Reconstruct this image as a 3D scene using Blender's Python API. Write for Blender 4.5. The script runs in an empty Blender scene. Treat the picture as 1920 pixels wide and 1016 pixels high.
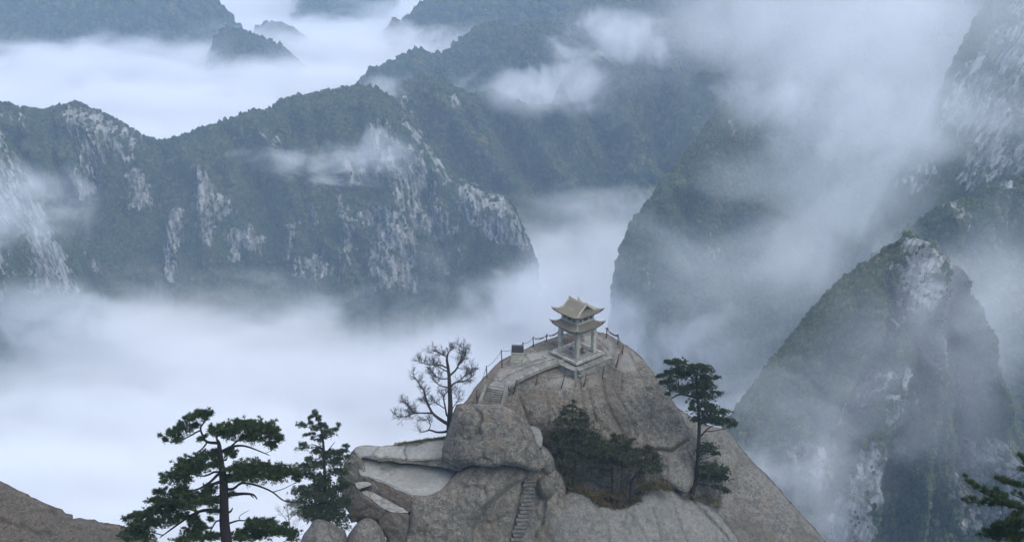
import bpy, math, random
import numpy as np
from mathutils import Vector, Matrix
from mathutils.geometry import delaunay_2d_cdt

R = math.radians
random.seed(7)
rng = np.random.default_rng(11)
S = bpy.context.scene
COL = S.collection

# ------------------------------------------------------------------ camera, sky, sun, exposure
CAMZ = 600.0
cam = bpy.data.objects.new('camera', bpy.data.cameras.new('camera'))
COL.objects.link(cam)
cam.data.lens = 50
cam.data.sensor_width = 36
cam.data.clip_start = 0.5
cam.data.clip_end = 30000
cam.location = (0, 0, CAMZ)
cam.rotation_euler = (R(68), 0, 0)
S.camera = cam

W = bpy.data.worlds.new('World')
S.world = W
W.use_nodes = True
_bg = W.node_tree.nodes['Background']
_sk = W.node_tree.nodes.new('ShaderNodeTexSky')
_sk.sky_type = 'NISHITA'
_sk.sun_disc = False
_sk.sun_elevation = R(52)
_sk.sun_rotation = R(-40)
_sk.air_density = 1.0
_sk.dust_density = 1.6
_sk.ozone_density = 0.5
W.node_tree.links.new(_sk.outputs[0], _bg.inputs[0])
_bg.inputs[1].default_value = 0.115

sun = bpy.data.objects.new('sun', bpy.data.lights.new('sun', 'SUN'))
COL.objects.link(sun)
sun.data.energy = 1.5
sun.data.angle = R(50)
sun.data.color = (1.0, 0.96, 0.88)
sun.rotation_euler = (R(38), 0, R(40))

S.view_settings.view_transform = 'Standard'
S.view_settings.look = 'None'
S.view_settings.gamma = 1
S.view_settings.use_curve_mapping = False
S.view_settings.exposure = 1.16
S.cycles.volume_bounces = 4
S.cycles.max_bounces = 8
S.cycles.diffuse_bounces = 3
S.cycles.volume_step_rate = 1.0
S.cycles.volume_max_steps = 256
S.cycles.use_denoising = True

# ------------------------------------------------------------------ picture <-> place
F = 1920 * 50 / 36
CA, SA = math.cos(R(68)), math.sin(R(68))

def ray(x, y):
    xc = (np.asarray(x, float) - 960) / F
    yc = (508 - np.asarray(y, float)) / F
    yw = CA * yc + SA
    return xc / yw, (SA * yc - CA) / yw

def PY(x, y, Y):
    dx, dz = ray(x, y)
    return np.stack([Y * dx, Y + 0 * dx, CAMZ + Y * dz], -1)

def PZ(x, y, z):
    dx, dz = ray(x, y)
    return PY(x, y, (z - CAMZ) / dz)

def pix(p):
    X, Y, Z = p[0], p[1], p[2] - CAMZ
    yc = CA * Y + SA * Z
    zc = -SA * Y + CA * Z
    return 960 + F * X / -zc, 508 - F * yc / -zc

# ------------------------------------------------------------------ numpy noise
_perm = rng.permutation(256)
_perm = np.concatenate([_perm, _perm, _perm])
_g = rng.normal(size=(256, 3))
_g /= np.linalg.norm(_g, axis=1)[:, None]

def noise3(p):
    p = np.asarray(p, float)
    i = np.floor(p).astype(int)
    f = p - i
    i &= 255
    u = f * f * f * (f * (f * 6 - 15) + 10)
    out = 0
    for a in (0, 1):
        wa = u[..., 0] if a else 1 - u[..., 0]
        for b in (0, 1):
            wb = u[..., 1] if b else 1 - u[..., 1]
            for c in (0, 1):
                wc = u[..., 2] if c else 1 - u[..., 2]
                h = _perm[_perm[_perm[(i[..., 0] + a) & 255] + ((i[..., 1] + b) & 255)] + ((i[..., 2] + c) & 255)]
                g = _g[h]
                d = g[..., 0] * (f[..., 0] - a) + g[..., 1] * (f[..., 1] - b) + g[..., 2] * (f[..., 2] - c)
                out = out + wa * wb * wc * d
    return out * 1.5

def fbm(p, octv=4, rid=False, lac=2.03, gain=0.5):
    p = np.asarray(p, float)
    s, a, t = 0, 1.0, 0
    for k in range(octv):
        n = noise3(p * lac ** k + k * 17.3)
        if rid:
            n = 1 - 2 * np.abs(n)
        s = s + a * n
        t += a
        a *= gain
    return s / t

def sstep(a, b, x):
    t = np.clip((x - a) / (b - a), 0, 1)
    return t * t * (3 - 2 * t)

def seg_dist(px, py, poly, closed=True):
    poly = np.asarray(poly, float)
    A = poly
    B = np.roll(poly, -1, 0) if closed else poly[1:]
    if not closed:
        A = poly[:-1]
    d = np.full(px.shape, 1e9)
    for (ax, ay), (bx, by) in zip(A, B):
        vx, vy = bx - ax, by - ay
        L = vx * vx + vy * vy + 1e-9
        t = np.clip(((px - ax) * vx + (py - ay) * vy) / L, 0, 1)
        d = np.minimum(d, np.hypot(px - ax - t * vx, py - ay - t * vy))
    return d

def inside(px, py, poly):
    poly = np.asarray(poly, float)
    r = np.zeros(px.shape, bool)
    n = len(poly)
    j = n - 1
    for i in range(n):
        xi, yi = poly[i]
        xj, yj = poly[j]
        c = ((yi > py) != (yj > py)) & (px < (xj - xi) * (py - yi) / (yj - yi + 1e-12) + xi)
        r ^= c
        j = i
    return r

def sd_poly(px, py, poly):
    d = seg_dist(px, py, poly)
    return np.where(inside(px, py, poly), d, -d)

# ------------------------------------------------------------------ object helpers
def tag(o, label=None, cat=None, group=None, kind=None):
    if label: o['label'] = label
    if cat: o['category'] = cat
    if group: o['group'] = group
    if kind: o['kind'] = kind
    return o

def link(name, me, mats=(), parent=None):
    o = bpy.data.objects.new(name, me)
    COL.objects.link(o)
    for m in (mats if isinstance(mats, (list, tuple)) else [mats]):
        if me is not None and m.name not in [q.name for q in me.materials]:
            me.materials.append(m)
    if parent is not None:
        o.parent = parent
    return o

def empty(name, loc=(0, 0, 0), rz=0):
    o = bpy.data.objects.new(name, None)
    o.empty_display_size = 0.3
    COL.objects.link(o)
    o.location = Vector([float(c) for c in loc])
    o.rotation_euler = (0, 0, rz)
    return o

def np_mesh(name, V, Fc, smooth=True):
    """V (n,3); Fc (m,k) of one size or a list of tuples"""
    me = bpy.data.meshes.new(name)
    V = np.asarray(V, np.float32)
    if isinstance(Fc, np.ndarray):
        m, k = Fc.shape
        me.vertices.add(len(V)); me.vertices.foreach_set('co', V.ravel())
        me.loops.add(m * k); me.loops.foreach_set('vertex_index', Fc.ravel().astype(np.int32))
        me.polygons.add(m)
        me.polygons.foreach_set('loop_start', (np.arange(m) * k).astype(np.int32))
        if smooth: me.polygons.foreach_set('use_smooth', np.ones(m, bool))
        me.update(calc_edges=True)
        me.validate()
    else:
        me.from_pydata(V.tolist(), [], [tuple(int(q) for q in f) for f in Fc])
        if smooth: me.polygons.foreach_set('use_smooth', np.ones(len(me.polygons), bool))
    return me

def fattr(me, name, vals):
    a = me.attributes.new(name, 'FLOAT', 'POINT')
    a.data.foreach_set('value', np.asarray(vals, np.float32))

class MB:
    """collects boxes, bars and tubes into one mesh"""
    def __init__(s): s.v = []; s.f = []; s.n = 0
    def add(s, V, Fs):
        V = np.asarray(V, float)
        s.v.append(V); s.f += [tuple(i + s.n for i in f) for f in Fs]; s.n += len(V)
        return s
    def hexa(s, P):
        """eight points: bottom loop 0-3, top loop 4-7"""
        return s.add(P, [(3, 2, 1, 0), (4, 5, 6, 7), (0, 1, 5, 4), (1, 2, 6, 5), (2, 3, 7, 6), (3, 0, 4, 7)])
    def box(s, c, h, rz=0.0, taper=1.0, bev=0.0, ax=None):
        """c centre, h half sizes; taper scales the top"""
        cx, sx = math.cos(rz), math.sin(rz)
        def T(x, y, z): return (c[0] + x * cx - y * sx, c[1] + x * sx + y * cx, c[2] + z)
        if bev <= 0:
            P = [T(i * h[0], j * h[1], -h[2]) for i, j in ((-1, -1), (1, -1), (1, 1), (-1, 1))]
            P += [T(i * h[0] * taper, j * h[1] * taper, h[2]) for i, j in ((-1, -1), (1, -1), (1, 1), (-1, 1))]
            return s.hexa(P)
        rings = [(1, -h[2], 0), (1, h[2] - bev, 0), (1, h[2], bev)]
        V = []
        for q, z, b in rings:
            for i, j in ((-1, -1), (1, -1), (1, 1), (-1, 1)):
                V.append(T(i * (h[0] * (taper if z > 0 else 1) - b), j * (h[1] * (taper if z > 0 else 1) - b), z))
        fs = [(3, 2, 1, 0), (8, 9, 10, 11)]
        for r in (0, 4):
            for k in range(4):
                fs.append((r + k, r + (k + 1) % 4, r + 4 + (k + 1) % 4, r + 4 + k))
        return s.add(V, fs)
    def tube(s, pts, rad, n=6, cap=True):
        pts = np.asarray(pts, float)
        rad = np.broadcast_to(np.asarray(rad, float), (len(pts),))
        V = []
        for k, p in enumerate(pts):
            a = pts[max(k - 1, 0)]; b = pts[min(k + 1, len(pts) - 1)]
            t = b - a; t = t / (np.linalg.norm(t) + 1e-9)
            up = np.array([0, 0, 1.]) if abs(t[2]) < .9 else np.array([0, 1., 0])
            u = np.cross(t, up); u /= np.linalg.norm(u) + 1e-9
            w = np.cross(u, t)
            for j in range(n):
                an = 2 * math.pi * j / n
                V.append(p + rad[k] * (u * math.cos(an) + w * math.sin(an)))
        fs = []
        for k in range(len(pts) - 1):
            for j in range(n):
                a = k * n + j; b = k * n + (j + 1) % n
                fs.append((a, b, b + n, a + n))
        if cap:
            fs.append(tuple(range(n - 1, -1, -1)))
            fs.append(tuple(range((len(pts) - 1) * n, len(pts) * n)))
        return s.add(V, fs)
    def build(s, name, mat, parent=None, smooth=False):
        me = bpy.data.meshes.new(name)
        V = np.concatenate(s.v) if s.v else np.zeros((0, 3))
        me.from_pydata(V.tolist(), [], s.f)
        if smooth: me.polygons.foreach_set('use_smooth', np.ones(len(me.polygons), bool))
        me.update()
        return link(name, me, mat, parent)

# ------------------------------------------------------------------ materials
def newmat(name):
    m = bpy.data.materials.new(name)
    m.use_nodes = True
    t = m.node_tree
    t.nodes.clear()
    return m, t, t.nodes.new('ShaderNodeOutputMaterial')

class NT:
    """tiny node-writing helper"""
    def __init__(s, t): s.t = t
    def n(s, typ, **kw):
        q = s.t.nodes.new(typ)
        for k, v in kw.items(): setattr(q, k, v)
        return q
    def set(s, sock, v):
        if isinstance(v, bpy.types.NodeSocket): s.t.links.new(v, sock)
        elif v is not None: sock.default_value = v
    def math(s, op, a, b=None, c=None, clamp=False):
        q = s.n('ShaderNodeMath', operation=op, use_clamp=clamp)
        for i, v in enumerate((a, b, c)): s.set(q.inputs[i], v)
        return q.outputs[0]
    def noise(s, vec, scale, detail=4, rough=.5, dist=0.0, w=None):
        q = s.n('ShaderNodeTexNoise')
        s.set(q.inputs['Vector'], vec)
        q.inputs['Scale'].default_value = scale
        q.inputs['Detail'].default_value = detail
        q.inputs['Roughness'].default_value = rough
        q.inputs['Distortion'].default_value = dist
        return q.outputs['Fac']
    def vor(s, vec, scale, feature='F1', out='Distance'):
        q = s.n('ShaderNodeTexVoronoi', feature=feature)
        s.set(q.inputs['Vector'], vec)
        q.inputs['Scale'].default_value = scale
        return q.outputs[out]
    def ramp(s, v, a, b, lo=0.0, hi=1.0):
        q = s.n('ShaderNodeMapRange', interpolation_type='SMOOTHSTEP')
        s.set(q.inputs['Value'], v)
        s.set(q.inputs['From Min'], a); s.set(q.inputs['From Max'], b)
        s.set(q.inputs['To Min'], lo); s.set(q.inputs['To Max'], hi)
        return q.outputs[0]
    def mix(s, f, a, b):
        q = s.n('ShaderNodeMix', data_type='RGBA')
        s.set(q.inputs[0], f)
        s.set(q.inputs[6], a if isinstance(a, bpy.types.NodeSocket) else (*a, 1))
        s.set(q.inputs[7], b if isinstance(b, bpy.types.NodeSocket) else (*b, 1))
        return q.outputs[2]
    def attr(s, name, out='Fac'):
        q = s.n('ShaderNodeAttribute', attribute_name=name)
        return q.outputs[out]
    def pos(s): return s.n('ShaderNodeNewGeometry').outputs['Position']
    def vscale(s, vec, sc):
        q = s.n('ShaderNodeVectorMath', operation='MULTIPLY')
        s.set(q.inputs[0], vec); q.inputs[1].default_value = sc
        return q.outputs[0]
    def bsdf(s, col, rough=.9, bump=None, strength=.5, dist=.1, out=None, spec=.25, sub=None):
        p = s.n('ShaderNodeBsdfPrincipled')
        s.set(p.inputs['Base Color'], col if isinstance(col, bpy.types.NodeSocket) else (*col, 1))
        s.set(p.inputs['Roughness'], rough)
        p.inputs['Specular IOR Level'].default_value = spec
        if bump is not None:
            b = s.n('ShaderNodeBump')
            b.inputs['Strength'].default_value = strength
            b.inputs['Distance'].default_value = dist
            s.set(b.inputs['Height'], bump)
            s.t.links.new(b.outputs[0], p.inputs['Normal'])
        s.t.links.new(p.outputs[0], out.inputs['Surface'])
        return p

def granite(name, base, dark, light, mott=1.0, pale_col=(.33, .338, .322)):
    """weathered granite: lichen mottling, freckles, run-off streaks, fresh pale surfaces by attribute"""
    m, t, out = newmat(name)
    N = NT(t)
    P = N.pos()
    big = N.noise(P, .35, 5, .6)
    mid = N.noise(P, 1.7, 5, .65)
    fine = N.noise(P, 7.0, 4, .7)
    frk = N.vor(P, 9.0)
    c = N.mix(N.ramp(mid, .36, .66), dark, base)
    c = N.mix(N.ramp(big, .40, .64), c, base)
    c = N.mix(N.math('MULTIPLY', N.ramp(fine, .53, .68), .75 * mott), c, light)
    lich = N.math('MULTIPLY', N.ramp(N.noise(P, 3.1, 8, .82), .50, .57), .85 * mott)
    c = N.mix(lich, c, tuple(q * .38 for q in base))
    spk = N.math('MULTIPLY', N.ramp(N.noise(P, 5.2, 6, .85), .56, .62), .7 * mott)
    c = N.mix(spk, c, light)
    # run-off streaks down the steep faces
    nzz = N.n('ShaderNodeSeparateXYZ'); t.links.new(N.n('ShaderNodeNewGeometry').outputs['Normal'], nzz.inputs[0])
    steep = N.ramp(nzz.outputs['Z'], .75, .35)
    run = N.math('MULTIPLY', N.ramp(N.noise(N.vscale(P, (1.5, 1.5, .12)), 1.0, 5, .7, .3), .52, .64), N.math('MULTIPLY', steep, .6))
    c = N.mix(run, c, (.075, .072, .066))
    blot = N.math('MULTIPLY', N.ramp(N.noise(P, .9, 6, .7, .4), .53, .64), .6 * mott)
    c = N.mix(blot, c, (.085, .088, .085))
    # warm iron tint patches
    warm = N.math('MULTIPLY', N.ramp(N.noise(P, .55, 4, .6), .52, .7), .28)
    c = N.mix(warm, c, (.215, .155, .11))
    # fresh pale granite where the slab broke or is walked on
    pale = N.attr('pale')
    pn = N.mix(N.ramp(N.noise(P, 2.3, 6, .7), .35, .7), tuple(q * .72 for q in pale_col), pale_col)
    pn = N.mix(N.math('MULTIPLY', N.ramp(N.noise(P, 8.5, 3, .6), .6, .68), .5), pn, (.2, .2, .19))
    c = N.mix(pale, c, pn)
    # stains and moss in cracks, plus shade painted on riser and bowl
    st = N.attr('stain_shade')
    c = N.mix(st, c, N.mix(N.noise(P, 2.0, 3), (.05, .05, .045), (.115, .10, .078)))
    rust = N.attr('rust')
    c = N.mix(N.math('MULTIPLY', rust, N.ramp(N.noise(P, 2.6, 5, .7), .42, .62)), c, (.15, .085, .05))
    h = N.math('ADD', N.math('MULTIPLY', fine, .35), N.math('MULTIPLY', mid, .8))
    h = N.math('ADD', h, N.math('MULTIPLY', frk, .12))
    N.bsdf(c, .92, h, 1.0, .28, out)
    return m

M = {}
M['granite'] = granite('granite', (.168, .152, .128), (.062, .059, .054), (.34, .315, .272))
M['granite_grey'] = granite('granite_grey', (.17, .16, .143), (.085, .082, .076), (.27, .258, .238), 1.0)
M['granite_brown'] = granite('granite_brown', (.108, .092, .076), (.055, .054, .047), (.23, .195, .165), 1.0)

def simple(name, base, var, sc=3.0, rough=.9, bs=.3, bd=.02, dirt=None, spec=.25):
    m, t, out = newmat(name)
    N = NT(t)
    P = N.pos()
    c = N.mix(N.ramp(N.noise(P, sc, 5, .65), .33, .68), base, var)
    if dirt: c = N.mix(N.math('MULTIPLY', N.ramp(N.noise(P, sc * .55, 6, .7), .5, .66), .7), c, dirt)
    rnd = N.n('ShaderNodeObjectInfo').outputs['Random']
    hs = N.n('ShaderNodeHueSaturation')
    N.set(hs.inputs['Color'], c)
    N.set(hs.inputs['Value'], N.ramp(rnd, 0, 1, .82, 1.12))
    N.bsdf(hs.outputs[0], rough, N.noise(P, sc * 5, 4, .7), bs, bd, out, spec)
    return m

M['stone'] = simple('cut_stone', (.33, .315, .272), (.235, .226, .198), 2.5, dirt=(.13, .128, .115))
M['stone_curb'] = simple('curb_stone', (.22, .212, .188), (.15, .146, .13), 2.5, dirt=(.10, .098, .088))
M['stone_pave'] = simple('paving_stone', (.15, .15, .142), (.21, .207, .194), 2.0, dirt=(.10, .10, .095))
M['roof'] = simple('roof_stone', (.36, .33, .265), (.26, .24, .195), 2.2, dirt=(.15, .145, .12))
M['roof_bed'] = simple('roof_bed', (.07, .066, .057), (.05, .047, .042), 2.2)
M['shade_lettering'] = simple('shade_and_lettering', (.05, .05, .048), (.07, .07, .065), 2)  # dark colour for painted shade in openings and gable, and for lettering
M['plaque'] = simple('dark_slate', (.045, .05, .055), (.065, .07, .075), 4, .6)
M['iron'] = simple('rusty_iron', (.045, .04, .038), (.085, .05, .035), 9, .75)
M['ribbon'] = simple('red_ribbon', (.24, .03, .027), (.15, .025, .025), 9, .8)
M['lock'] = simple('brass_padlock', (.20, .13, .05), (.10, .06, .03), 9, .5)
M['bark'] = simple('pine_bark', (.016, .014, .013), (.034, .028, .025), 9, .95, .8, .05)
M['bark_dead'] = simple('dead_bark', (.022, .02, .02), (.05, .046, .044), 9, .95, .6, .03)
M['twig_pale'] = simple('pale_twig', (.19, .18, .17), (.27, .26, .25), 9, .95)

def needle_mat(name, a, b, c_, amt=.35):
    m, t, out = newmat(name)
    N = NT(t)
    P = N.pos()
    c = N.mix(N.ramp(N.noise(P, 1.1, 3, .6), .35, .65), a, b)
    c = N.mix(N.math('MULTIPLY', N.ramp(N.attr('tone'), .55, 1.0), amt), c, c_)
    p = N.bsdf(c, .75, None, out=out, spec=.2)
    return m
M['needle_near'] = needle_mat('pine_needles', (.020, .040, .019), (.036, .058, .026), (.10, .12, .05), .65)
M['needle_mid'] = needle_mat('pine_needles_mid', (.030, .048, .028), (.045, .065, .032), (.10, .12, .055), .6)
M['needle_far'] = needle_mat('pine_needles_far', (.026, .040, .026), (.040, .058, .032), (.08, .10, .05), .55)
M['needle_bush'] = needle_mat('pine_needles_bush', (.040, .052, .034), (.060, .070, .040), (.11, .115, .05))
M['shrub'] = needle_mat('autumn_shrub', (.07, .065, .035), (.12, .085, .045), (.15, .14, .06), .6)
M['grass'] = needle_mat('dry_grass', (.085, .10, .04), (.16, .14, .065), (.2, .19, .09), .6)

def mountain_mat():
    m, t, out = newmat('mountain_side')
    N = NT(t)
    P = N.pos()
    rock = N.attr('rock')
    rk = N.mix(N.ramp(N.noise(N.vscale(P, (1, 1, .22)), .14, 5, .7), .35, .65), (.19, .186, .18), (.43, .42, .40))
    rk = N.mix(N.math('MULTIPLY', N.ramp(N.noise(N.vscale(P, (1, 1, .15)), .33, 4, .7), .52, .64), .7), rk, (.13, .135, .12))
    fr = N.mix(N.ramp(N.noise(P, .05, 5, .7), .35, .65), (.035, .05, .03), (.075, .08, .042))
    fr = N.mix(N.ramp(N.noise(P, .3, 4, .7), .5, .7), fr, (.03, .04, .026))
    c = N.mix(rock, fr, rk)
    h = N.math('ADD', N.noise(P, .16, 5, .7), N.math('MULTIPLY', N.noise(P, .6, 3, .7), .3))
    N.bsdf(c, .95, h, .8, 4.0, out, .1)
    return m
M['mountain'] = mountain_mat()

def forest_mat():
    m, t, out = newmat('forest_leaves')
    N = NT(t)
    r = N.n('ShaderNodeObjectInfo').outputs['Random']
    P = N.pos()
    cr = N.n('ShaderNodeValToRGB')
    N.set(cr.inputs[0], N.math('ADD', N.math('MULTIPLY', r, .65), N.math('MULTIPLY', N.noise(P, .012, 3, .6), .45), clamp=True))
    e = cr.color_ramp.elements
    e[0].position = .12; e[0].color = (.022, .036, .022, 1)
    e[1].position = .95; e[1].color = (.13, .115, .045, 1)
    for q, cc in ((.38, (.038, .058, .028)), (.6, (.055, .075, .033)), (.80, (.08, .09, .036))):
        k = e.new(q); k.color = (*cc, 1)
    N.bsdf(cr.outputs[0], .9, N.noise(P, 1.2, 3), .6, .5, out, .1)
    return m
M['forest'] = forest_mat()

# ------------------------------------------------------------------ forest scattering (one 'stuff' object per mountain side)
def forest_group():
    g = bpy.data.node_groups.new('scatter_trees', 'GeometryNodeTree')
    g.interface.new_socket('Geometry', in_out='INPUT', socket_type='NodeSocketGeometry')
    g.interface.new_socket('Geometry', in_out='OUTPUT', socket_type='NodeSocketGeometry')
    n, l = g.nodes.new, g.links.new
    gi, go = n('NodeGroupInput'), n('NodeGroupOutput')
    g2i = n('GeometryNodeGeometryToInstance')
    for k in range(5):
        ico = n('GeometryNodeMeshIcoSphere')
        ico.inputs['Radius'].default_value = 1
        ico.inputs['Subdivisions'].default_value = 3
        sp = n('GeometryNodeSetPosition')
        nz = n('ShaderNodeTexNoise'); nz.noise_dimensions = '4D'
        nz.inputs['W'].default_value = k * 3.7
        nz.inputs['Scale'].default_value = 1.7; nz.inputs['Detail'].default_value = 3; nz.inputs['Roughness'].default_value = .7
        pos = n('GeometryNodeInputPosition')
        l(pos.outputs[0], nz.inputs['Vector'])
        ma = n('ShaderNodeMath'); ma.operation = 'MULTIPLY_ADD'
        l(nz.outputs['Fac'], ma.inputs[0]); ma.inputs[1].default_value = 2.3; ma.inputs[2].default_value = -.15
        vm = n('ShaderNodeVectorMath'); vm.operation = 'SCALE'
        l(pos.outputs[0], vm.inputs[0]); l(ma.outputs[0], vm.inputs['Scale'])
        vs = n('ShaderNodeVectorMath'); vs.operation = 'MULTIPLY_ADD'
        l(vm.outputs[0], vs.inputs[0])
        vs.inputs[1].default_value = (1, 1, (1.0, 1.15, .85, 1.75, 1.3)[k]); vs.inputs[2].default_value = (0, 0, .45)
        l(vs.outputs[0], sp.inputs['Position'])
        l(ico.outputs['Mesh'], sp.inputs['Geometry'])
        sm = n('GeometryNodeSetMaterial'); sm.inputs['Material'].default_value = M['forest']
        l(sp.outputs[0], sm.inputs[0])
        l(sm.outputs[0], g2i.inputs[0])
    iop = n('GeometryNodeInstanceOnPoints')
    l(gi.outputs[0], iop.inputs['Points'])
    l(g2i.outputs[0], iop.inputs['Instance'])
    iop.inputs['Pick Instance'].default_value = True
    na = n('GeometryNodeInputNamedAttribute'); na.data_type = 'FLOAT'; na.inputs['Name'].default_value = 'size'
    l(na.outputs[0], iop.inputs['Scale'])
    ri = n('FunctionNodeRandomValue'); ri.data_type = 'INT'
    [s for s in ri.inputs if s.name == 'Min' and s.type == 'INT'][0].default_value = 0
    [s for s in ri.inputs if s.name == 'Max' and s.type == 'INT'][0].default_value = 4
    l([s for s in ri.outputs if s.type == 'INT'][0], iop.inputs['Instance Index'])
    rr = n('FunctionNodeRandomValue'); rr.data_type = 'FLOAT_VECTOR'
    rr.inputs[0].default_value = (-.15, -.15, 0); rr.inputs[1].default_value = (.15, .15, 6.28)
    l(rr.outputs[0], iop.inputs['Rotation'])
    l(iop.outputs[0], go.inputs[0])
    return g
FOREST = forest_group()

def scatter(name, V, Q, prob, spacing, size, parent_label):
    """trees on quads Q of grid V, with per-vertex probability prob"""
    A, B, C_, D = (V[Q[:, k]] for k in range(4))
    area = .5 * np.linalg.norm(np.cross(C_ - A, D - B), axis=1)
    p = prob[Q].mean(1)
    cnt = rng.poisson(np.clip(area, 0, 400) * p / (.60 * spacing) ** 2)
    idx = np.repeat(np.arange(len(Q)), cnt)
    a, b = rng.random((2, len(idx)))[:, :, None]
    P = (A[idx] * (1 - a) + B[idx] * a) * (1 - b) + (D[idx] * (1 - a) + C_[idx] * a) * b
    me = bpy.data.meshes.new(name)
    me.vertices.add(len(P))
    me.vertices.foreach_set('co', P.astype(np.float32).ravel())
    s = .46 * size * rng.lognormal(-.05, .33, len(P))
    fattr(me, 'size', s)
    o = link(name, me)
    md = o.modifiers.new('scatter', 'NODES')
    md.node_group = FOREST
    tag(o, parent_label, 'forest', kind='stuff')
    return len(P)

# ------------------------------------------------------------------ mountains
def interp_line(pts, xs):
    p = np.array(pts, float)
    return np.interp(xs, p[:, 0], p[:, 1])

def mountain(name, label, crest, ybot, slope, Yc, rocks=(), step=2.6, amp=18, fl=90, trees=None,
             lean=0.0, crest_rough=1.5, spur=(), hump=0.0, back=300, skirt=190, rocky=0.0, flut=4.0, proud=7.0):
    """crest: [(px,py)], Yc: [(px,depth)], slope: mean steepness in degrees of the side facing the valley.
    rocks: [(polygon px, strength, streak angle in degrees)], spur: [(polyline px, width px, out m)]"""
    crest = np.array(crest, float)
    xs = np.arange(crest[0, 0], crest[-1, 0] + step, step)
    cy = np.interp(xs, crest[:, 0], crest[:, 1])
    cy = np.convolve(np.pad(cy, 3, mode='edge'), np.ones(7) / 7, 'valid')
    cy = cy + crest_rough * fbm(np.stack([xs / 22, xs * 0 + 3.3, xs * 0 + crest[0, 0]], -1), 4) * 2.2
    yb = np.interp(xs, *np.array(ybot, float).T) if isinstance(ybot, (list, tuple)) else np.full_like(xs, ybot)
    Yd = np.interp(xs, *np.array(Yc, float).T)
    nv = int(max((yb - cy).max() / step, 12))
    v = np.linspace(0, 1, nv)
    X = np.broadcast_to(xs, (nv, len(xs)))
    Yp = cy + (yb - cy) * v[:, None]
    X = X + lean * (Yp - cy)
    s = 1 / math.tan(R(slope))
    dxc, dzc = ray(xs, cy)
    dx, dz = ray(X, Yp)
    zc = Yd * (-dzc)
    Yw = (Yd + s * zc) / (1 + s * (-dz))
    # round the crest over
    dpx = Yp - cy
    Yw = Yw + hump * (1 - np.exp(-dpx / 30.0)) * -1
    G = np.stack([Yw * dx, Yw, CAMZ + Yw * dz], -1)
    n_out = np.array([0, -math.sin(R(slope)), math.cos(R(slope))])
    damp = .13 + .87 * sstep(0, 50, dpx)
    q = G / fl
    warp = fbm(G / (fl * 2.2) + 5, 3)[..., None] * .7
    w1 = fbm(q * [1, .6, .42] + warp, 4, rid=True, gain=.55)
    w2 = fbm(q * [3.4, 2.2, 1.3] + warp * 2, 4, rid=True)
    disp = 1.35 * amp * (w1 * 1.0 - .25) + amp * .5 * w2 + amp * .22 * fbm(q * [9, 5, 3] + warp * 3, 3, rid=True)
    for pl, wd, om in spur:
        d = seg_dist(X, Yp, pl, closed=False)
        disp = disp + om * np.exp(-(d / wd) ** 1.3)
    # bare rock: authored faces, broken up by streaks of vegetation
    rock = np.zeros(G.shape[:2])
    hard = np.zeros(G.shape[:2])
    for poly, st, ang in rocks:
        poly = np.array(poly, float)
        sd = sd_poly(X, Yp, poly)
        wig = 9 * fbm(np.stack([X / 16, Yp / 16, 0 * X + 2], -1), 3)
        b = sstep(-16, 7, sd + wig * 1.5)
        ca, sa = math.cos(R(ang)), math.sin(R(ang))
        al, ac = X * sa + Yp * ca, X * ca - Yp * sa          # along / across the streaks
        wob = 6 * fbm(np.stack([X / 40, Yp / 40, X * 0 + 1.7], -1), 2)
        stn = fbm(np.stack([(ac + wob) / 7.0, al / 34, 0 * X + ang], -1), 5, gain=.62)
        stn2 = fbm(np.stack([(ac + wob) / 3.4, al / 11, 0 * X + 9], -1), 3, rid=True)
        crk = fbm(np.stack([(ac + wob) / 8.0, al / 34, 0 * X + 31 + ang], -1), 3, rid=True)
        r = sstep(-.05, .10, stn + .09 * stn2 + (st - .5) * 1.0 + (b - 1) * .8)
        r = r * (1 - .6 * sstep(.46, .66, crk)) * (b > 0)
        rock = np.maximum(rock, r)
        hard = np.maximum(hard, b)
        disp = disp + b * (proud * st + flut * 2.6 * (stn + .35 * stn2))
    if rocky > 0:
        stn = fbm(np.stack([X / 9, Yp / 34, 0 * X + 4], -1), 4, gain=.6)
        rock = np.maximum(rock, sstep(.30, .48, stn + rocky * .3 + .25 * w2 - .1) * rocky)
    G = G + n_out * (disp * damp)[..., None]
    G[..., 2] += 1.2 * fbm(G / 7.0, 2)
    # the far side, falling away behind the crest
    nb = 14
    bk = []
    for k in range(nb, 0, -1):
        d = back * (k / nb) ** 1.6
        r = G[0].copy()
        r[:, 1] += d * .75
        r[:, 2] -= d * .8
        r += (amp * .5 * min(k / 4, 1)) * fbm(r / fl, 3)[:, None] * np.array([0, 0, 1.])
        bk.append(r)
    # the foot, running on down into the cloud
    ft = []
    nf = 16
    for k in range(1, nf + 1):
        d = skirt * (k / nf)
        r = G[-1].copy()
        r[:, 1] -= d * math.cos(R(slope)) * .8
        r[:, 2] -= d * math.sin(R(slope))
        # both ends swing back so that the foot reads as a closed mass
        r += n_out * (amp * min(k / 4, 1) * .6 * fbm(r / fl, 3, rid=True))[:, None]
        ft.append(r)
    A = np.concatenate([np.array(bk), G, np.array(ft)], 0)
    # close both ends by folding the outermost columns away from the viewer
    nfold = 5
    nc_ = A.shape[1]
    tl = np.array([nfold - k for k in range(nfold)], float) / nfold
    for k in range(nfold):
        for c_ in (k, nc_ - 1 - k):
            q_ = A[:, c_] - np.array([0, 0, CAMZ])
            A[:, c_] += q_ / q_[:, 1:2] * tl[k] ** 2 * amp * 2
    nr, nc = A.shape[:2]
    V = A.reshape(-1, 3)
    ii = np.arange(nr * nc).reshape(nr, nc)
    Q = np.stack([ii[:-1, :-1], ii[1:, :-1], ii[1:, 1:], ii[:-1, 1:]], -1).reshape(-1, 4)
    me = np_mesh(name, V, Q)
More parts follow.
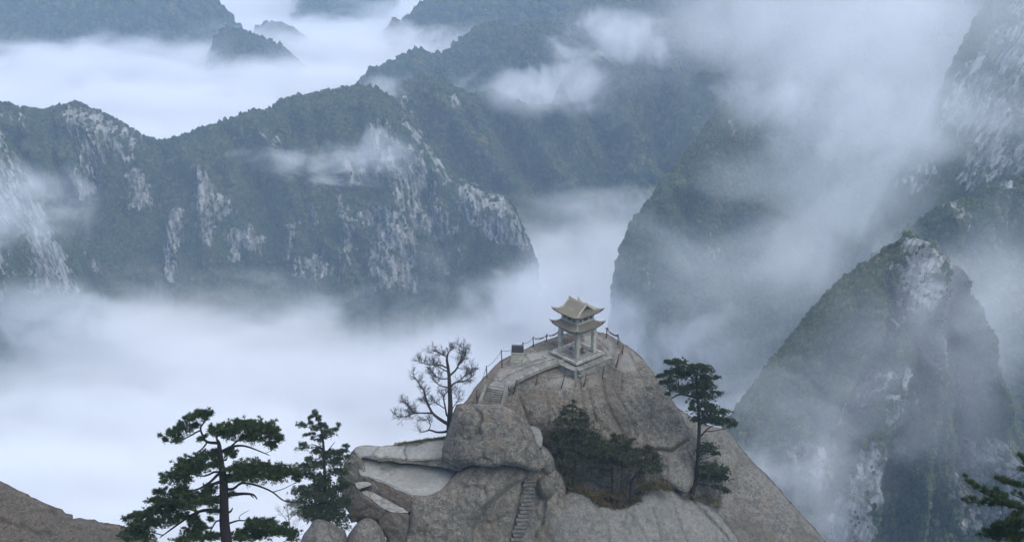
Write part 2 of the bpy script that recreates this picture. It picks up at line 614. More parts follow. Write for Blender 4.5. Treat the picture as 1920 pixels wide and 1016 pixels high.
    tail = lambda q: np.concatenate([np.zeros((nb, nc)), q, q[-1:] * np.linspace(1, 0, nf)[:, None]], 0).ravel()
    rk, hd = tail(rock), tail(hard)
    fattr(me, 'rock', rk)
    o = link(name, me, M['mountain'])
    tag(o, label, kind='structure')
    if trees:
        sp, sz, tl = trees
        pr = np.clip(1 - rk * 2.2, 0, 1) * (1 - .45 * hd)
        pr[:(nb - 5) * nc] = 0
        global NTREES
        NTREES += scatter('forest', V, Q, pr, sp, sz, tl)
    return V
NTREES = 0

# far islands and ridges rising out of the cloud sea
mountain('far_mountain', 'blue far mountain mass along the top left edge, half sunk in cloud',
         [(-80, -80), (60, -90), (200, -70), (300, -60), (380, -30), (430, 30), (470, 80)], [(-80, 115), (200, 115), (330, 115), (470, 115)], 50,
         [(-80, 2720), (470, 2660)], amp=45, fl=260, step=4, back=500, trees=(13, 8, 'hazy dark woodland on the far mountain at the top left edge'))
mountain('far_mountain', 'blue far mountain behind the cloud at the top edge, left of the middle',
         [(540, 20), (570, -30), (640, -60), (720, -40), (745, 20)], [(540, 45), (745, 45)], 42,
         [(540, 3300), (745, 3300)], amp=40, fl=260, step=4, back=500, trees=(14, 8, 'hazy woodland on the far mountain at the top edge'))
mountain('island_peak', 'pointed blue peak rising like an island from the cloud at upper left',
         [(385, 120), (400, 84), (410, 62), (422, 52), (436, 55), (470, 66), (500, 76), (530, 92), (556, 112), (580, 135)], [(385, 150), (580, 160)], 40,
         [(385, 2490), (580, 2490)], amp=24, fl=150, step=3, crest_rough=1.2, trees=(8.5, 5.5, 'hazy trees covering the pointed island peak'))
mountain('island_peak', 'faint low hump in the cloud just behind the pointed island peak',
         [(470, 75), (490, 48), (515, 40), (545, 50), (575, 75)], [(470, 95), (575, 95)], 40,
         [(470, 2720), (575, 2720)], amp=20, fl=150, step=3, trees=(10, 6, 'hazy trees on the faint low hump'))
mountain('island_peak', 'faint dark hump showing through thin cloud at far upper left',
         [(60, 95), (85, 60), (110, 48), (140, 55), (165, 72), (185, 95)], [(60, 105), (185, 105)], 40,
         [(60, 2620), (185, 2620)], amp=20, fl=150, step=3, trees=(10, 6, 'hazy trees on the faint hump at far upper left'))
mountain('far_mountain', 'dim blue mountain slope at the top edge behind the long wooded ridge',
         [(690, 100), (720, 72), (750, 45), (790, 10), (830, -30), (900, -60), (1050, -80), (1240, -90)], [(690, 110), (800, 110), (1240, 110)], 40,
         [(690, 2720), (1240, 2750)], amp=42, fl=230, step=4, back=500, trees=(12, 8, 'hazy woodland on the dim slope at the top edge'))
mountain('distant_ridge', 'long wooded blue ridge climbing to the right behind the near mountains',
         [(630, 195), (668, 165), (684, 145), (700, 128), (730, 124), (755, 112), (776, 96), (796, 98), (815, 106), (835, 98), (850, 92), (866, 78), (885, 62),
          (910, 47), (940, 48), (960, 56), (985, 50), (1010, 50), (1045, 36), (1080, 22), (1120, 5), (1180, -20), (1300, -60), (1500, -90)],
         [(630, 230), (900, 260), (1500, 270)], 44, [(630, 2150), (900, 2250), (1500, 2300)], amp=34, fl=170, step=3, crest_rough=1.8,
         trees=(7.5, 5.2, 'dark woodland on the long ridge climbing to the right'),
         spur=[([(860, 80), (840, 150), (870, 240)], 20, 35), ([(1010, 55), (980, 130), (1000, 230)], 24, 35), ([(760, 110), (720, 180)], 20, 30)])

# dark wooded massif in the middle, with diagonal spurs
mountain('wooded_mountain', 'dark wooded mountain with a rounded top and diagonal spurs in the middle',
         [(640, 235), (690, 200), (728, 180), (748, 166), (765, 156), (790, 150), (815, 151), (835, 155), (850, 164), (868, 180), (885, 187), (905, 181),
          (935, 187), (962, 192), (985, 200), (1010, 206), (1040, 205), (1075, 215), (1120, 230), (1180, 250), (1260, 280), (1400, 320)],
         [(640, 400), (900, 470), (1400, 520)], 46, [(640, 1760), (900, 1800), (1400, 1900)], amp=30, fl=140, step=2.8,
         rocks=[([(738, 195), (760, 200), (775, 235), (800, 270), (820, 300), (800, 300), (770, 265), (748, 230)], .55, 12),
                ([(842, 215), (858, 205), (870, 235), (862, 250), (846, 246)], .6, 5),
                ([(858, 345), (880, 348), (905, 372), (890, 378), (862, 362)], .5, 60)],
         spur=[([(790, 150), (830, 230), (900, 320), (960, 400)], 24, 50), ([(900, 182), (960, 260), (1020, 340), (1065, 400)], 22, 52),
               ([(1010, 205), (1060, 270), (1130, 350)], 22, 40), ([(850, 165), (880, 240), (940, 330)], 12, 22)],
         trees=(4.9, 4.0, 'dense dark trees covering the rounded mountain in the middle'))
mountain('wooded_mountain', 'huge hazy wooded mountainside filling the upper right behind the clouds',
         [(1000, 260), (1040, 200), (1070, 130), (1100, 108), (1150, 98), (1220, 85), (1300, 40), (1400, -20), (1520, -60), (1750, -90), (2050, -100)],
         [(1000, 470), (2050, 560)], 40, [(1000, 2000), (1400, 1950), (2050, 1900)], amp=55, fl=200, step=3.4, lean=-.05,
         spur=[([(1200, 90), (1150, 220), (1180, 400)], 36, 60), ([(1450, 0), (1330, 200), (1280, 330)], 40, 60), ([(1600, 0), (1560, 200), (1500, 380)], 40, 70)],
         trees=(8.0, 6.2, 'hazy woodland on the huge mountainside at the upper right'))

# the ridge with pale cliffs across the left half
mountain('cliff_mountain', 'broad wooded ridge with pale granite cliffs crossing the left half',
         [(-480, 190), (-380, 140), (-260, 175), (-160, 150), (-90, 175), (0, 195), (22, 196), (45, 206), (58, 203), (75, 208), (100, 204), (122, 200), (140, 194), (158, 197), (178, 206), (200, 216), (225, 230),
          (250, 244), (270, 257), (295, 263), (330, 262), (352, 252), (375, 241), (400, 236), (430, 224), (455, 218), (478, 208), (498, 211), (515, 200),
          (535, 187), (560, 184), (600, 174), (640, 168), (668, 164), (690, 165), (706, 172), (722, 178), (738, 188), (752, 205), (766, 225), (782, 250),
          (800, 270), (815, 285), (828, 300), (842, 322), (858, 342), (875, 346), (890, 352), (905, 360), (925, 362), (945, 368), (958, 385), (968, 402), (978, 425), (992, 455), (1006, 500)],
         [(-480, 600), (600, 600), (800, 600), (1006, 610)], 60, [(-480, 1500), (300, 1600), (700, 1600), (860, 1520), (1018, 1420)],
         amp=25, fl=80, step=2.3, crest_rough=1.1, hump=4, lean=-.14,
         rocks=[([(120, 205), (165, 200), (240, 240), (268, 262), (262, 320), (225, 300), (205, 345), (165, 380), (150, 360), (160, 300), (130, 240)], .58, 10),
                ([(0, 210), (40, 208), (80, 260), (60, 270), (20, 240)], .42, 25),
                ([(258, 325), (280, 335), (286, 385), (270, 402), (254, 395), (252, 350)], .8, -8),
                ([(380, 332), (398, 330), (412, 365), (440, 380), (452, 400), (440, 420), (420, 425), (404, 470), (390, 465), (384, 430), (380, 380)], .66, 2),
                ([(340, 400), (352, 402), (350, 440), (338, 450), (340, 480), (332, 528), (312, 526), (314, 470), (325, 430)], .85, 4),
                ([(440, 440), (470, 430), (498, 450), (495, 480), (478, 482), (462, 470), (455, 500), (444, 500)], .7, 0),
                ([(500, 268), (545, 262), (540, 285), (520, 292)], .55, 40),
                ([(545, 432), (562, 428), (560, 470), (548, 490)], .7, 0),
                ([(552, 495), (615, 470), (620, 530), (560, 532)], .6, 5),
                ([(590, 405), (602, 402), (602, 430), (592, 428)], .8, 0), ([(652, 428), (666, 440), (664, 480), (650, 482)], .75, 0),
                ([(655, 310), (690, 330), (692, 355), (655, 360), (650, 380), (662, 420), (690, 400), (700, 380), (720, 400), (712, 430), (690, 440), (640, 420), (636, 340)], .62, 0),
                ([(700, 250), (725, 240), (770, 290), (800, 300), (820, 360), (860, 440), (830, 460), (770, 430), (740, 380), (705, 340)], .56, 8),
                ([(745, 190), (765, 215), (800, 265), (818, 290), (850, 345), (840, 360), (810, 310), (775, 270), (750, 225)], .62, 28),
                ([(855, 345), (895, 352), (950, 365), (975, 410), (998, 465), (980, 480), (930, 460), (890, 440), (862, 400)], .66, 3),
                ([(718, 410), (738, 405), (760, 412), (784, 450), (790, 480), (790, 550), (700, 550), (698, 490), (708, 440)], .64, 3),
                ([(160, 470), (200, 480), (215, 520), (170, 530)], .42, 10), ([(790, 480), (870, 470), (880, 520), (800, 530)], .36, 5),
                ([(620, 490), (660, 480), (680, 540), (630, 545)], .4, 0)],
         spur=[([(735, 190), (800, 290), (862, 360), (960, 440), (1000, 500)], 26, 30), ([(150, 200), (190, 280), (215, 340)], 22, 18), ([(386, 330), (392, 400), (398, 480)], 9, 16),
               ([(345, 395), (325, 450), (322, 530)], 9, 15), ([(738, 405), (745, 460), (742, 560)], 20, 30), ([(600, 180), (640, 260), (660, 340), (655, 430)], 22, 16),
               ([(470, 430), (480, 500)], 12, 14), ([(300, 265), (310, 330), (290, 420)], 16, -24), ([(560, 430), (575, 520)], 14, 12), ([(655, 425), (655, 520)], 9, 12),
               ([(480, 300), (500, 400), (520, 500)], 20, -16), ([(470, 215), (520, 300), (570, 400)], 14, 24), ([(420, 240), (470, 330), (520, 420)], 12, -24), ([(560, 190), (600, 290), (600, 400)], 13, 24), ([(640, 175), (590, 260), (640, 350)], 12, -20), ([(240, 245), (235, 330), (200, 430)], 12, 26), ([(100, 210), (110, 300), (140, 400)], 13, -24), ([(60, 210), (75, 290), (110, 350)], 12, 22), ([(690, 170), (700, 260), (740, 340)], 12, 24), ([(350, 255), (370, 330)], 10, 20), ([(820, 300), (800, 380), (830, 470)], 11, -22), ([(880, 350), (890, 420), (870, 500)], 11, 20)],
         trees=(3.7, 3.0, 'dark wooded slopes with autumn tints on the ridge of pale cliffs'), flut=4.5)
mountain('cliff_mountain', 'steep streaked granite slope descending from the left edge into cloud',
         [(-420, 60), (-300, 30), (-200, 90), (-120, 150), (-40, 205), (0, 240), (30, 285), (60, 330), (84, 375), (102, 420), (124, 465), (146, 515), (158, 570), (170, 640)],
         [(-420, 660), (170, 660)], 58, [(-420, 1230), (160, 1330)], amp=16, fl=70, step=2.3,
         rocks=[([(-100, 180), (0, 245), (60, 335), (100, 425), (146, 520), (140, 560), (60, 560), (70, 470), (40, 430), (-100, 400)], .60, 30),
                ([(-100, 400), (20, 440), (45, 520), (30, 600), (-100, 600)], .48, 10), ([(80, 455), (120, 470), (145, 545), (90, 550)], .78, 5)],
         spur=[([(0, 240), (60, 340), (105, 430), (140, 520)], 16, 20), ([(-40, 380), (20, 470), (40, 560)], 16, 16)],
         trees=(3.6, 2.6, 'dark scrub between the pale granite streaks at the left edge'), flut=4, proud=5)

# wooded pyramid right of the middle
mountain('wooded_peak', 'green wooded pyramid peak standing right of the cloud channel',
         [(1158, 500), (1162, 486), (1166, 472), (1172, 448), (1182, 425), (1198, 402), (1212, 385), (1235, 352), (1258, 325), (1280, 295), (1300, 272), (1322, 240), (1342, 215),
          (1358, 200), (1370, 205), (1390, 228), (1420, 262), (1460, 300), (1500, 345), (1540, 395), (1590, 450), (1640, 500)],
         [(1150, 640), (1190, 680), (1640, 720)], 52, [(1160, 1120), (1358, 1250), (1640, 1350)], amp=24, fl=85, step=2.4, crest_rough=1.3, lean=.22,
         rocks=[([(1352, 262), (1362, 262), (1366, 282), (1356, 282)], .7, 30), ([(1206, 520), (1216, 522), (1216, 560), (1206, 560)], .6, 5),
                ([(1305, 465), (1325, 460), (1335, 520), (1310, 540)], .32, 5), ([(1350, 205), (1360, 205), (1362, 222), (1352, 222)], .6, 30)],
         spur=[([(1358, 200), (1330, 300), (1320, 430), (1330, 600)], 24, 34), ([(1180, 430), (1200, 520), (1210, 640)], 20, 18),
               ([(1240, 350), (1255, 450), (1265, 620)], 18, 22), ([(1420, 262), (1430, 400), (1450, 600)], 24, 26), ([(1290, 290), (1285, 420)], 16, -18)],
         trees=(3.1, 2.7, 'green and olive trees covering the pyramid peak'))

# right-hand cliffs and peaks
mountain('cliff_mountain', 'tall pale streaked cliff in mist along the right edge',
         [(1640, 420), (1668, 345), (1690, 322), (1712, 300), (1740, 262), (1765, 190), (1790, 120), (1830, 40), (1880, -40), (1960, -120), (2080, -180)],
         [(1640, 470), (2080, 480)], 62, [(1640, 1180), (1800, 1120), (2080, 1050)], amp=26, fl=80, step=2.6,
         rocks=[([(1668, 345), (1735, 290), (1740, 330), (1700, 378), (1668, 370)], .52, -22),
                ([(1750, 230), (1790, 140), (1900, 0), (2060, -140), (2060, 420), (1920, 350), (1860, 340), (1800, 370), (1755, 370), (1775, 300)], .60, -24),
                ([(1840, 330), (1900, 260), (1940, 300), (1900, 350), (1850, 380)], .7, -40)],
         spur=[([(1800, 120), (1770, 260), (1760, 380)], 22, 22), ([(1900, 80), (1850, 240), (1830, 380)], 20, 24)],
         trees=(4.2, 3.0, 'misty scrub between the streaks of the tall right cliff'), flut=5)
mountain('wooded_mountain', 'dark wooded shoulder behind the rocky peak at the right edge',
         [(1580, 520), (1640, 480), (1690, 440), (1720, 418), (1750, 398), (1772, 382), (1800, 376), (1830, 368), (1856, 350), (1890, 340), (1930, 325), (2050, 300)],
         [(1580, 620), (2050, 680)], 60, [(1580, 900), (1800, 880), (2050, 840)], amp=22, fl=70, step=2.6,
         rocks=[([(1768, 380), (1790, 378), (1800, 420), (1795, 440), (1775, 420)], .7, -8), ([(1860, 352), (1905, 338), (1900, 360), (1870, 372)], .5, -20),
                ([(1830, 420), (1880, 410), (1890, 480), (1840, 500)], .3, 0), ([(1900, 400), (1990, 390), (1990, 520), (1905, 520)], .3, 0)],
         trees=(3.1, 2.4, 'dark trees on the wooded shoulder at the right edge'))
mountain('rocky_peak', 'near misty granite peak with scrub and pale slabs at lower right',
         [(1340, 830), (1372, 775), (1400, 735), (1430, 696), (1462, 655), (1490, 618), (1520, 580), (1548, 548), (1580, 522), (1612, 498), (1640, 484), (1664, 462),
          (1682, 452), (1688, 440), (1698, 432), (1708, 432), (1714, 446), (1724, 460), (1736, 458), (1750, 470), (1760, 500), (1772, 530), (1786, 560), (1796, 590), (1812, 620),
          (1824, 648), (1842, 668), (1856, 690), (1862, 720), (1872, 752), (1880, 800), (1893, 850), (1898, 900), (1910, 1000), (1925, 1100)],
         [(1340, 1120), (1925, 1130)], 66, [(1340, 640), (1700, 620), (1925, 600)], amp=22, fl=48, step=2.4, crest_rough=2.6,
         rocks=[([(1690, 442), (1708, 436), (1722, 460), (1752, 490), (1765, 540), (1740, 520), (1735, 560), (1730, 600), (1690, 590), (1668, 570), (1672, 520), (1684, 480)], .68, 12),
                ([(1655, 480), (1690, 500), (1670, 620), (1640, 640), (1640, 560)], .46, 16), ([(1720, 560), (1745, 600), (1750, 680), (1725, 720), (1715, 640)], .5, 8), ([(1550, 740), (1600, 690), (1625, 700), (1590, 770), (1560, 790), (1540, 800), (1530, 770)], .62, -26),
                ([(1455, 830), (1500, 810), (1540, 880), (1535, 910), (1500, 900), (1465, 860)], .66, 24),
                ([(1570, 860), (1600, 820), (1612, 850), (1580, 920), (1570, 1000), (1540, 1010), (1548, 930)], .72, -14),
                ([(1620, 690), (1660, 680), (1650, 780), (1625, 840), (1615, 780)], .5, -14), ([(1640, 800), (1670, 780), (1660, 860), (1640, 870)], .5, -22),
                ([(1790, 820), (1840, 810), (1850, 900), (1860, 960), (1780, 985), (1762, 960), (1765, 900)], .58, 4),
                ([(1740, 640), (1790, 700), (1800, 740), (1760, 760), (1730, 720)], .32, -12),
                ([(1768, 545), (1790, 590), (1826, 645), (1850, 690), (1840, 700), (1800, 650), (1775, 600)], .42, 30), ([(1690, 720), (1740, 760), (1720, 800), (1680, 780)], .32, -10)],
         spur=[([(1700, 436), (1705, 520), (1690, 600), (1640, 700), (1600, 850), (1560, 1050)], 17, 34), ([(1740, 470), (1790, 620), (1830, 760), (1850, 1000)], 18, 30), ([(1700, 520), (1730, 640), (1720, 800), (1690, 1000)], 13, 22), ([(1640, 500), (1600, 640), (1530, 760), (1500, 900)], 14, 20), ([(1680, 620), (1660, 760), (1650, 900)], 10, -22), ([(1760, 560), (1770, 700), (1790, 900)], 12, -24), ([(1590, 560), (1560, 680)], 10, -14),
               ([(1560, 545), (1530, 650), (1480, 800)], 26, 14), ([(1700, 620), (1720, 760), (1730, 1000)], 24, -18), ([(1620, 500), (1590, 620), (1540, 740)], 20, 12)],
         trees=(2.1, 1.35, 'misty scrub and small trees on the near peak at lower right'), flut=3.2, proud=4)
# ------------------------------------------------------------------ foreground rocks: outlines at real distances, with depth from control points
def resample(poly, step):
    out = []
    poly = np.asarray(poly, float)
    n = len(poly)
    for i in range(n):
        a, b = poly[i], poly[(i + 1) % n]
        L = np.linalg.norm(b - a)
        m = max(int(L / step), 1)
        for k in range(m):
            out.append(a + (b - a) * k / m)
    return np.array(out)

def chaikin(poly, it=1):
    p = np.asarray(poly, float)
    for _ in range(it):
        q = np.roll(p, -1, 0)
        p = np.stack([p * .78 + q * .22, p * .22 + q * .78], 1).reshape(-1, 2)
    return p

class Depth:
    """thin-plate depth through control points (px, py, 'y' or 'z', value)"""
    def __init__(s, ctrl):
        c = []
        for x, y, k, v in ctrl:
            c.append((x, y, v if k == 'y' else float(PZ(x, y, v)[1])))
        c = np.array(c, float)
        s.p = c[:, :2] / 100
        n = len(c)
        d = np.linalg.norm(s.p[:, None] - s.p[None], axis=2)
        K = s.k(d) + np.eye(n) * 1e-4
        Pm = np.c_[np.ones(n), s.p]
        A = np.block([[K, Pm], [Pm.T, np.zeros((3, 3))]])
        s.w = np.linalg.lstsq(A, np.r_[c[:, 2], 0, 0, 0], rcond=None)[0]
    @staticmethod
    def k(d): return np.where(d > 1e-9, d * d * np.log(d + 1e-12), 0)
    def __call__(s, x, y):
        q = np.stack([np.asarray(x, float).ravel(), np.asarray(y, float).ravel()], -1) / 100
        d = np.linalg.norm(q[:, None] - s.p[None], axis=2)
        r = s.k(d) @ s.w[:-3] + s.w[-3] + q @ s.w[-2:]
        return r.reshape(np.shape(x))
    def at(s, x, y):
        return PY(x, y, float(s(np.array([x]), np.array([y]))[0]))

def facets(G, s, seed):
    """flat joint-bounded facets: height and distance to the nearest joint"""
    r = np.random.default_rng(seed)
    H = r.random((64, 3)); Gr = r.normal(size=(64, 3))
    q = G / s
    i = np.floor(q).astype(int)
    d1 = np.full(len(G), 1e9); d2 = d1.copy(); h = np.zeros(len(G))
    for a in (-1, 0, 1):
        for b in (-1, 0, 1):
            for c in (-1, 0, 1):
                j = i + [a, b, c]
                k = (j[:, 0] * 73 + j[:, 1] * 37 + j[:, 2] * 19) % 64
                p = j + H[k]
                v = (q - p)
                d = np.linalg.norm(v, axis=1)
                hh = (Gr[k] * v).sum(1) + Gr[k][:, 0] * .4
                n1 = d < d1
                d2 = np.where(n1, d1, np.minimum(d2, d))
                h = np.where(n1, hh, h)
                d1 = np.where(n1, d, d1)
    return h, (d2 - d1) * s * .5

def rock(name, outline, ctrl, step=4.0, edge=14, rnd=1.2, noise=(.25, 3.0), fine=(.05, .6), cracks=(), pale=(), stain_shades=(), rusts=(),
         joints=(3.2, .16, .10), mat='granite', smooth=1, jit=.8, thick=5.0, label=None, cat=None, kind=None, group=None, pale_all=0.0, bumps=()):
    poly = chaikin(outline, smooth) if smooth else np.array(outline, float)
    poly = resample(poly, step * .9)
    nrm = np.roll(poly, -1, 0) - np.roll(poly, 1, 0)
    nrm = np.stack([nrm[:, 1], -nrm[:, 0]], -1)
    nrm /= np.linalg.norm(nrm, axis=1)[:, None] + 1e-9
    area = .5 * np.sum(poly[:, 0] * np.roll(poly[:, 1], -1) - np.roll(poly[:, 0], -1) * poly[:, 1])
    if area < 0: nrm = -nrm          # nrm points outward
    j = fbm(np.c_[poly / 11, np.full(len(poly), len(name) * 1.3)], 3)
    poly = poly + nrm * (j * jit * 2)[:, None]
    x0, y0 = poly.min(0); x1, y1 = poly.max(0)
    gx, gy = np.meshgrid(np.arange(x0, x1, step), np.arange(y0, y1, step * .87))
    gx = gx + (np.arange(gx.shape[0]) % 2)[:, None] * step * .5
    gx, gy = gx.ravel(), gy.ravel()
    k = inside(gx, gy, poly) & (seg_dist(gx, gy, poly) > step * .45)
    pts = np.concatenate([poly, np.c_[gx[k], gy[k]]])
    nb = len(poly)
    res = delaunay_2d_cdt([Vector(p) for p in pts], [(i, (i + 1) % nb) for i in range(nb)], [list(range(nb)) if area > 0 else list(range(nb))[::-1]], 1, 1e-5)
    vp = np.array([tuple(v) for v in res[0]])
    tri = np.array(res[2])
    orig = res[3]
    # orient to the viewer
    a, b, c = vp[tri[:, 0]], vp[tri[:, 1]], vp[tri[:, 2]]
    cr = (b[:, 0] - a[:, 0]) * (c[:, 1] - a[:, 1]) - (b[:, 1] - a[:, 1]) * (c[:, 0] - a[:, 0])
    tri[cr > 0] = tri[cr > 0][:, ::-1]
    X, Y = vp[:, 0], vp[:, 1]
    dep = Depth(ctrl)
    D = dep(X, Y)
    de = seg_dist(X, Y, poly)
    t = np.clip(de / edge, 0, 1)
    D = D + rnd * (1 - np.sqrt(np.clip(1 - (1 - t) ** 2, 0, 1)))
    G = PY(X, Y, D)
    seed = (sum(map(ord, name)) + len(outline) * 7) % 50
    nz = noise[0] * fbm(G / noise[1] + seed, 4) * 1.9 + fine[0] * 1.5 * fbm(G / fine[1] + seed, 4, rid=True) + noise[0] * .55 * fbm(G / (noise[1] * .45) + seed + 9, 3, rid=True)
    D = D - nz * (.35 + .65 * t)
    if joints:
        fa, cr_ = facets(G + .35 * np.stack([fbm(G / 1.2 + k_, 2) for k_ in (1, 7, 13)], -1), joints[0], int(seed))
        D = D - fa * joints[1] * (.2 + .8 * t) + joints[2] * np.exp(-(cr_ / .10) ** 2) * t
        jst = .5 * np.exp(-(cr_ / .09) ** 2)
    else: jst = 0
    st = np.zeros(len(X)) + jst
    for pl, w, dm in cracks:
        dm = 1.5 * dm * min(1, w / (step * .75)); w = max(w, step * .6)
        wob = 2.0 * fbm(np.c_[X / 14, Y / 14, X * 0 + 1], 3)
        d = seg_dist(X + wob, Y + wob, pl, closed=False)
        D = D + dm * np.exp(-(d / w) ** 2)
        st = np.maximum(st, .95 * min(1, dm * 7) * np.exp(-(d / (w * .9)) ** 2))
    for pl, w, dm in bumps:
        d = seg_dist(X, Y, pl, closed=False)
        D = D - dm * np.exp(-(d / w) ** 2)
    G = PY(X, Y, D)
    pa = np.full(len(X), pale_all)
    n2 = fbm(np.c_[X / 9, Y / 9, X * 0 + seed], 3)
    for poly_, s_ in pale:
        pa = np.maximum(pa, s_ * sstep(-2.5, 3.5, sd_poly(X, Y, poly_) + 5 * n2))
    for poly_, s_ in stain_shades:
        st = np.maximum(st, s_ * sstep(-5, 7, sd_poly(X, Y, poly_) + 9 * n2) * (.75 + .5 * n2))
    ru = np.zeros(len(X))
    for poly_, s_ in rusts:
        ru = np.maximum(ru, s_ * sstep(-5, 8, sd_poly(X, Y, poly_) + 10 * n2))
    # rim rolled back away from the viewer, then closed
    rim = [i for i, o_ in enumerate(orig) if any(q < nb for q in o_)]
    key = {}
    for i in rim:
        for q in orig[i]:
            if q < nb: key[q] = i
    loop = [key[q] for q in range(nb) if q in key]
    lp = vp[loop]
    nn = np.roll(lp, -1, 0) - np.roll(lp, 1, 0)
    nn = np.stack([nn[:, 1], -nn[:, 0]], -1) / (np.linalg.norm(nn, axis=1)[:, None] + 1e-9) * (1 if area > 0 else -1)
    V = [G]; Fs = [tuple(q) for q in tri.tolist()]
    prev = list(loop); n0 = len(G)
    for r, (dy, sh) in enumerate(((.35, .4), (1.0, 1.2), (thick * .5, 3.5), (thick, 9.0))):
        q = lp - nn * sh
        V.append(PY(q[:, 0], q[:, 1], D[loop] + dy))
        cur = list(range(n0, n0 + len(loop)))
        for i in range(len(loop)):
            j_ = (i + 1) % len(loop)
            f = (prev[i], prev[j_], cur[j_], cur[i])
            Fs.append(f if area < 0 else f[::-1])
        prev = cur; n0 += len(loop)
    cpt = PY(lp[:, 0].mean(), lp[:, 1].mean(), float(D[loop].mean()) + thick * 1.2)
    V.append(cpt[None])
    for i in range(len(loop)):
        f = (prev[i], prev[(i + 1) % len(loop)], n0)
        Fs.append(f if area < 0 else f[::-1])
    VV = np.concatenate(V)
    me = np_mesh(name, VV, Fs)
    ex = len(VV) - len(X)
    fattr(me, 'pale', np.r_[pa, np.full(ex, pale_all)]); fattr(me, 'stain_shade', np.r_[st, np.zeros(ex)]); fattr(me, 'rust', np.r_[ru, np.zeros(ex)])
    o = link(name, me, M[mat])
    tag(o, label, cat, group, kind)
    o_dep = dep
    return o_dep

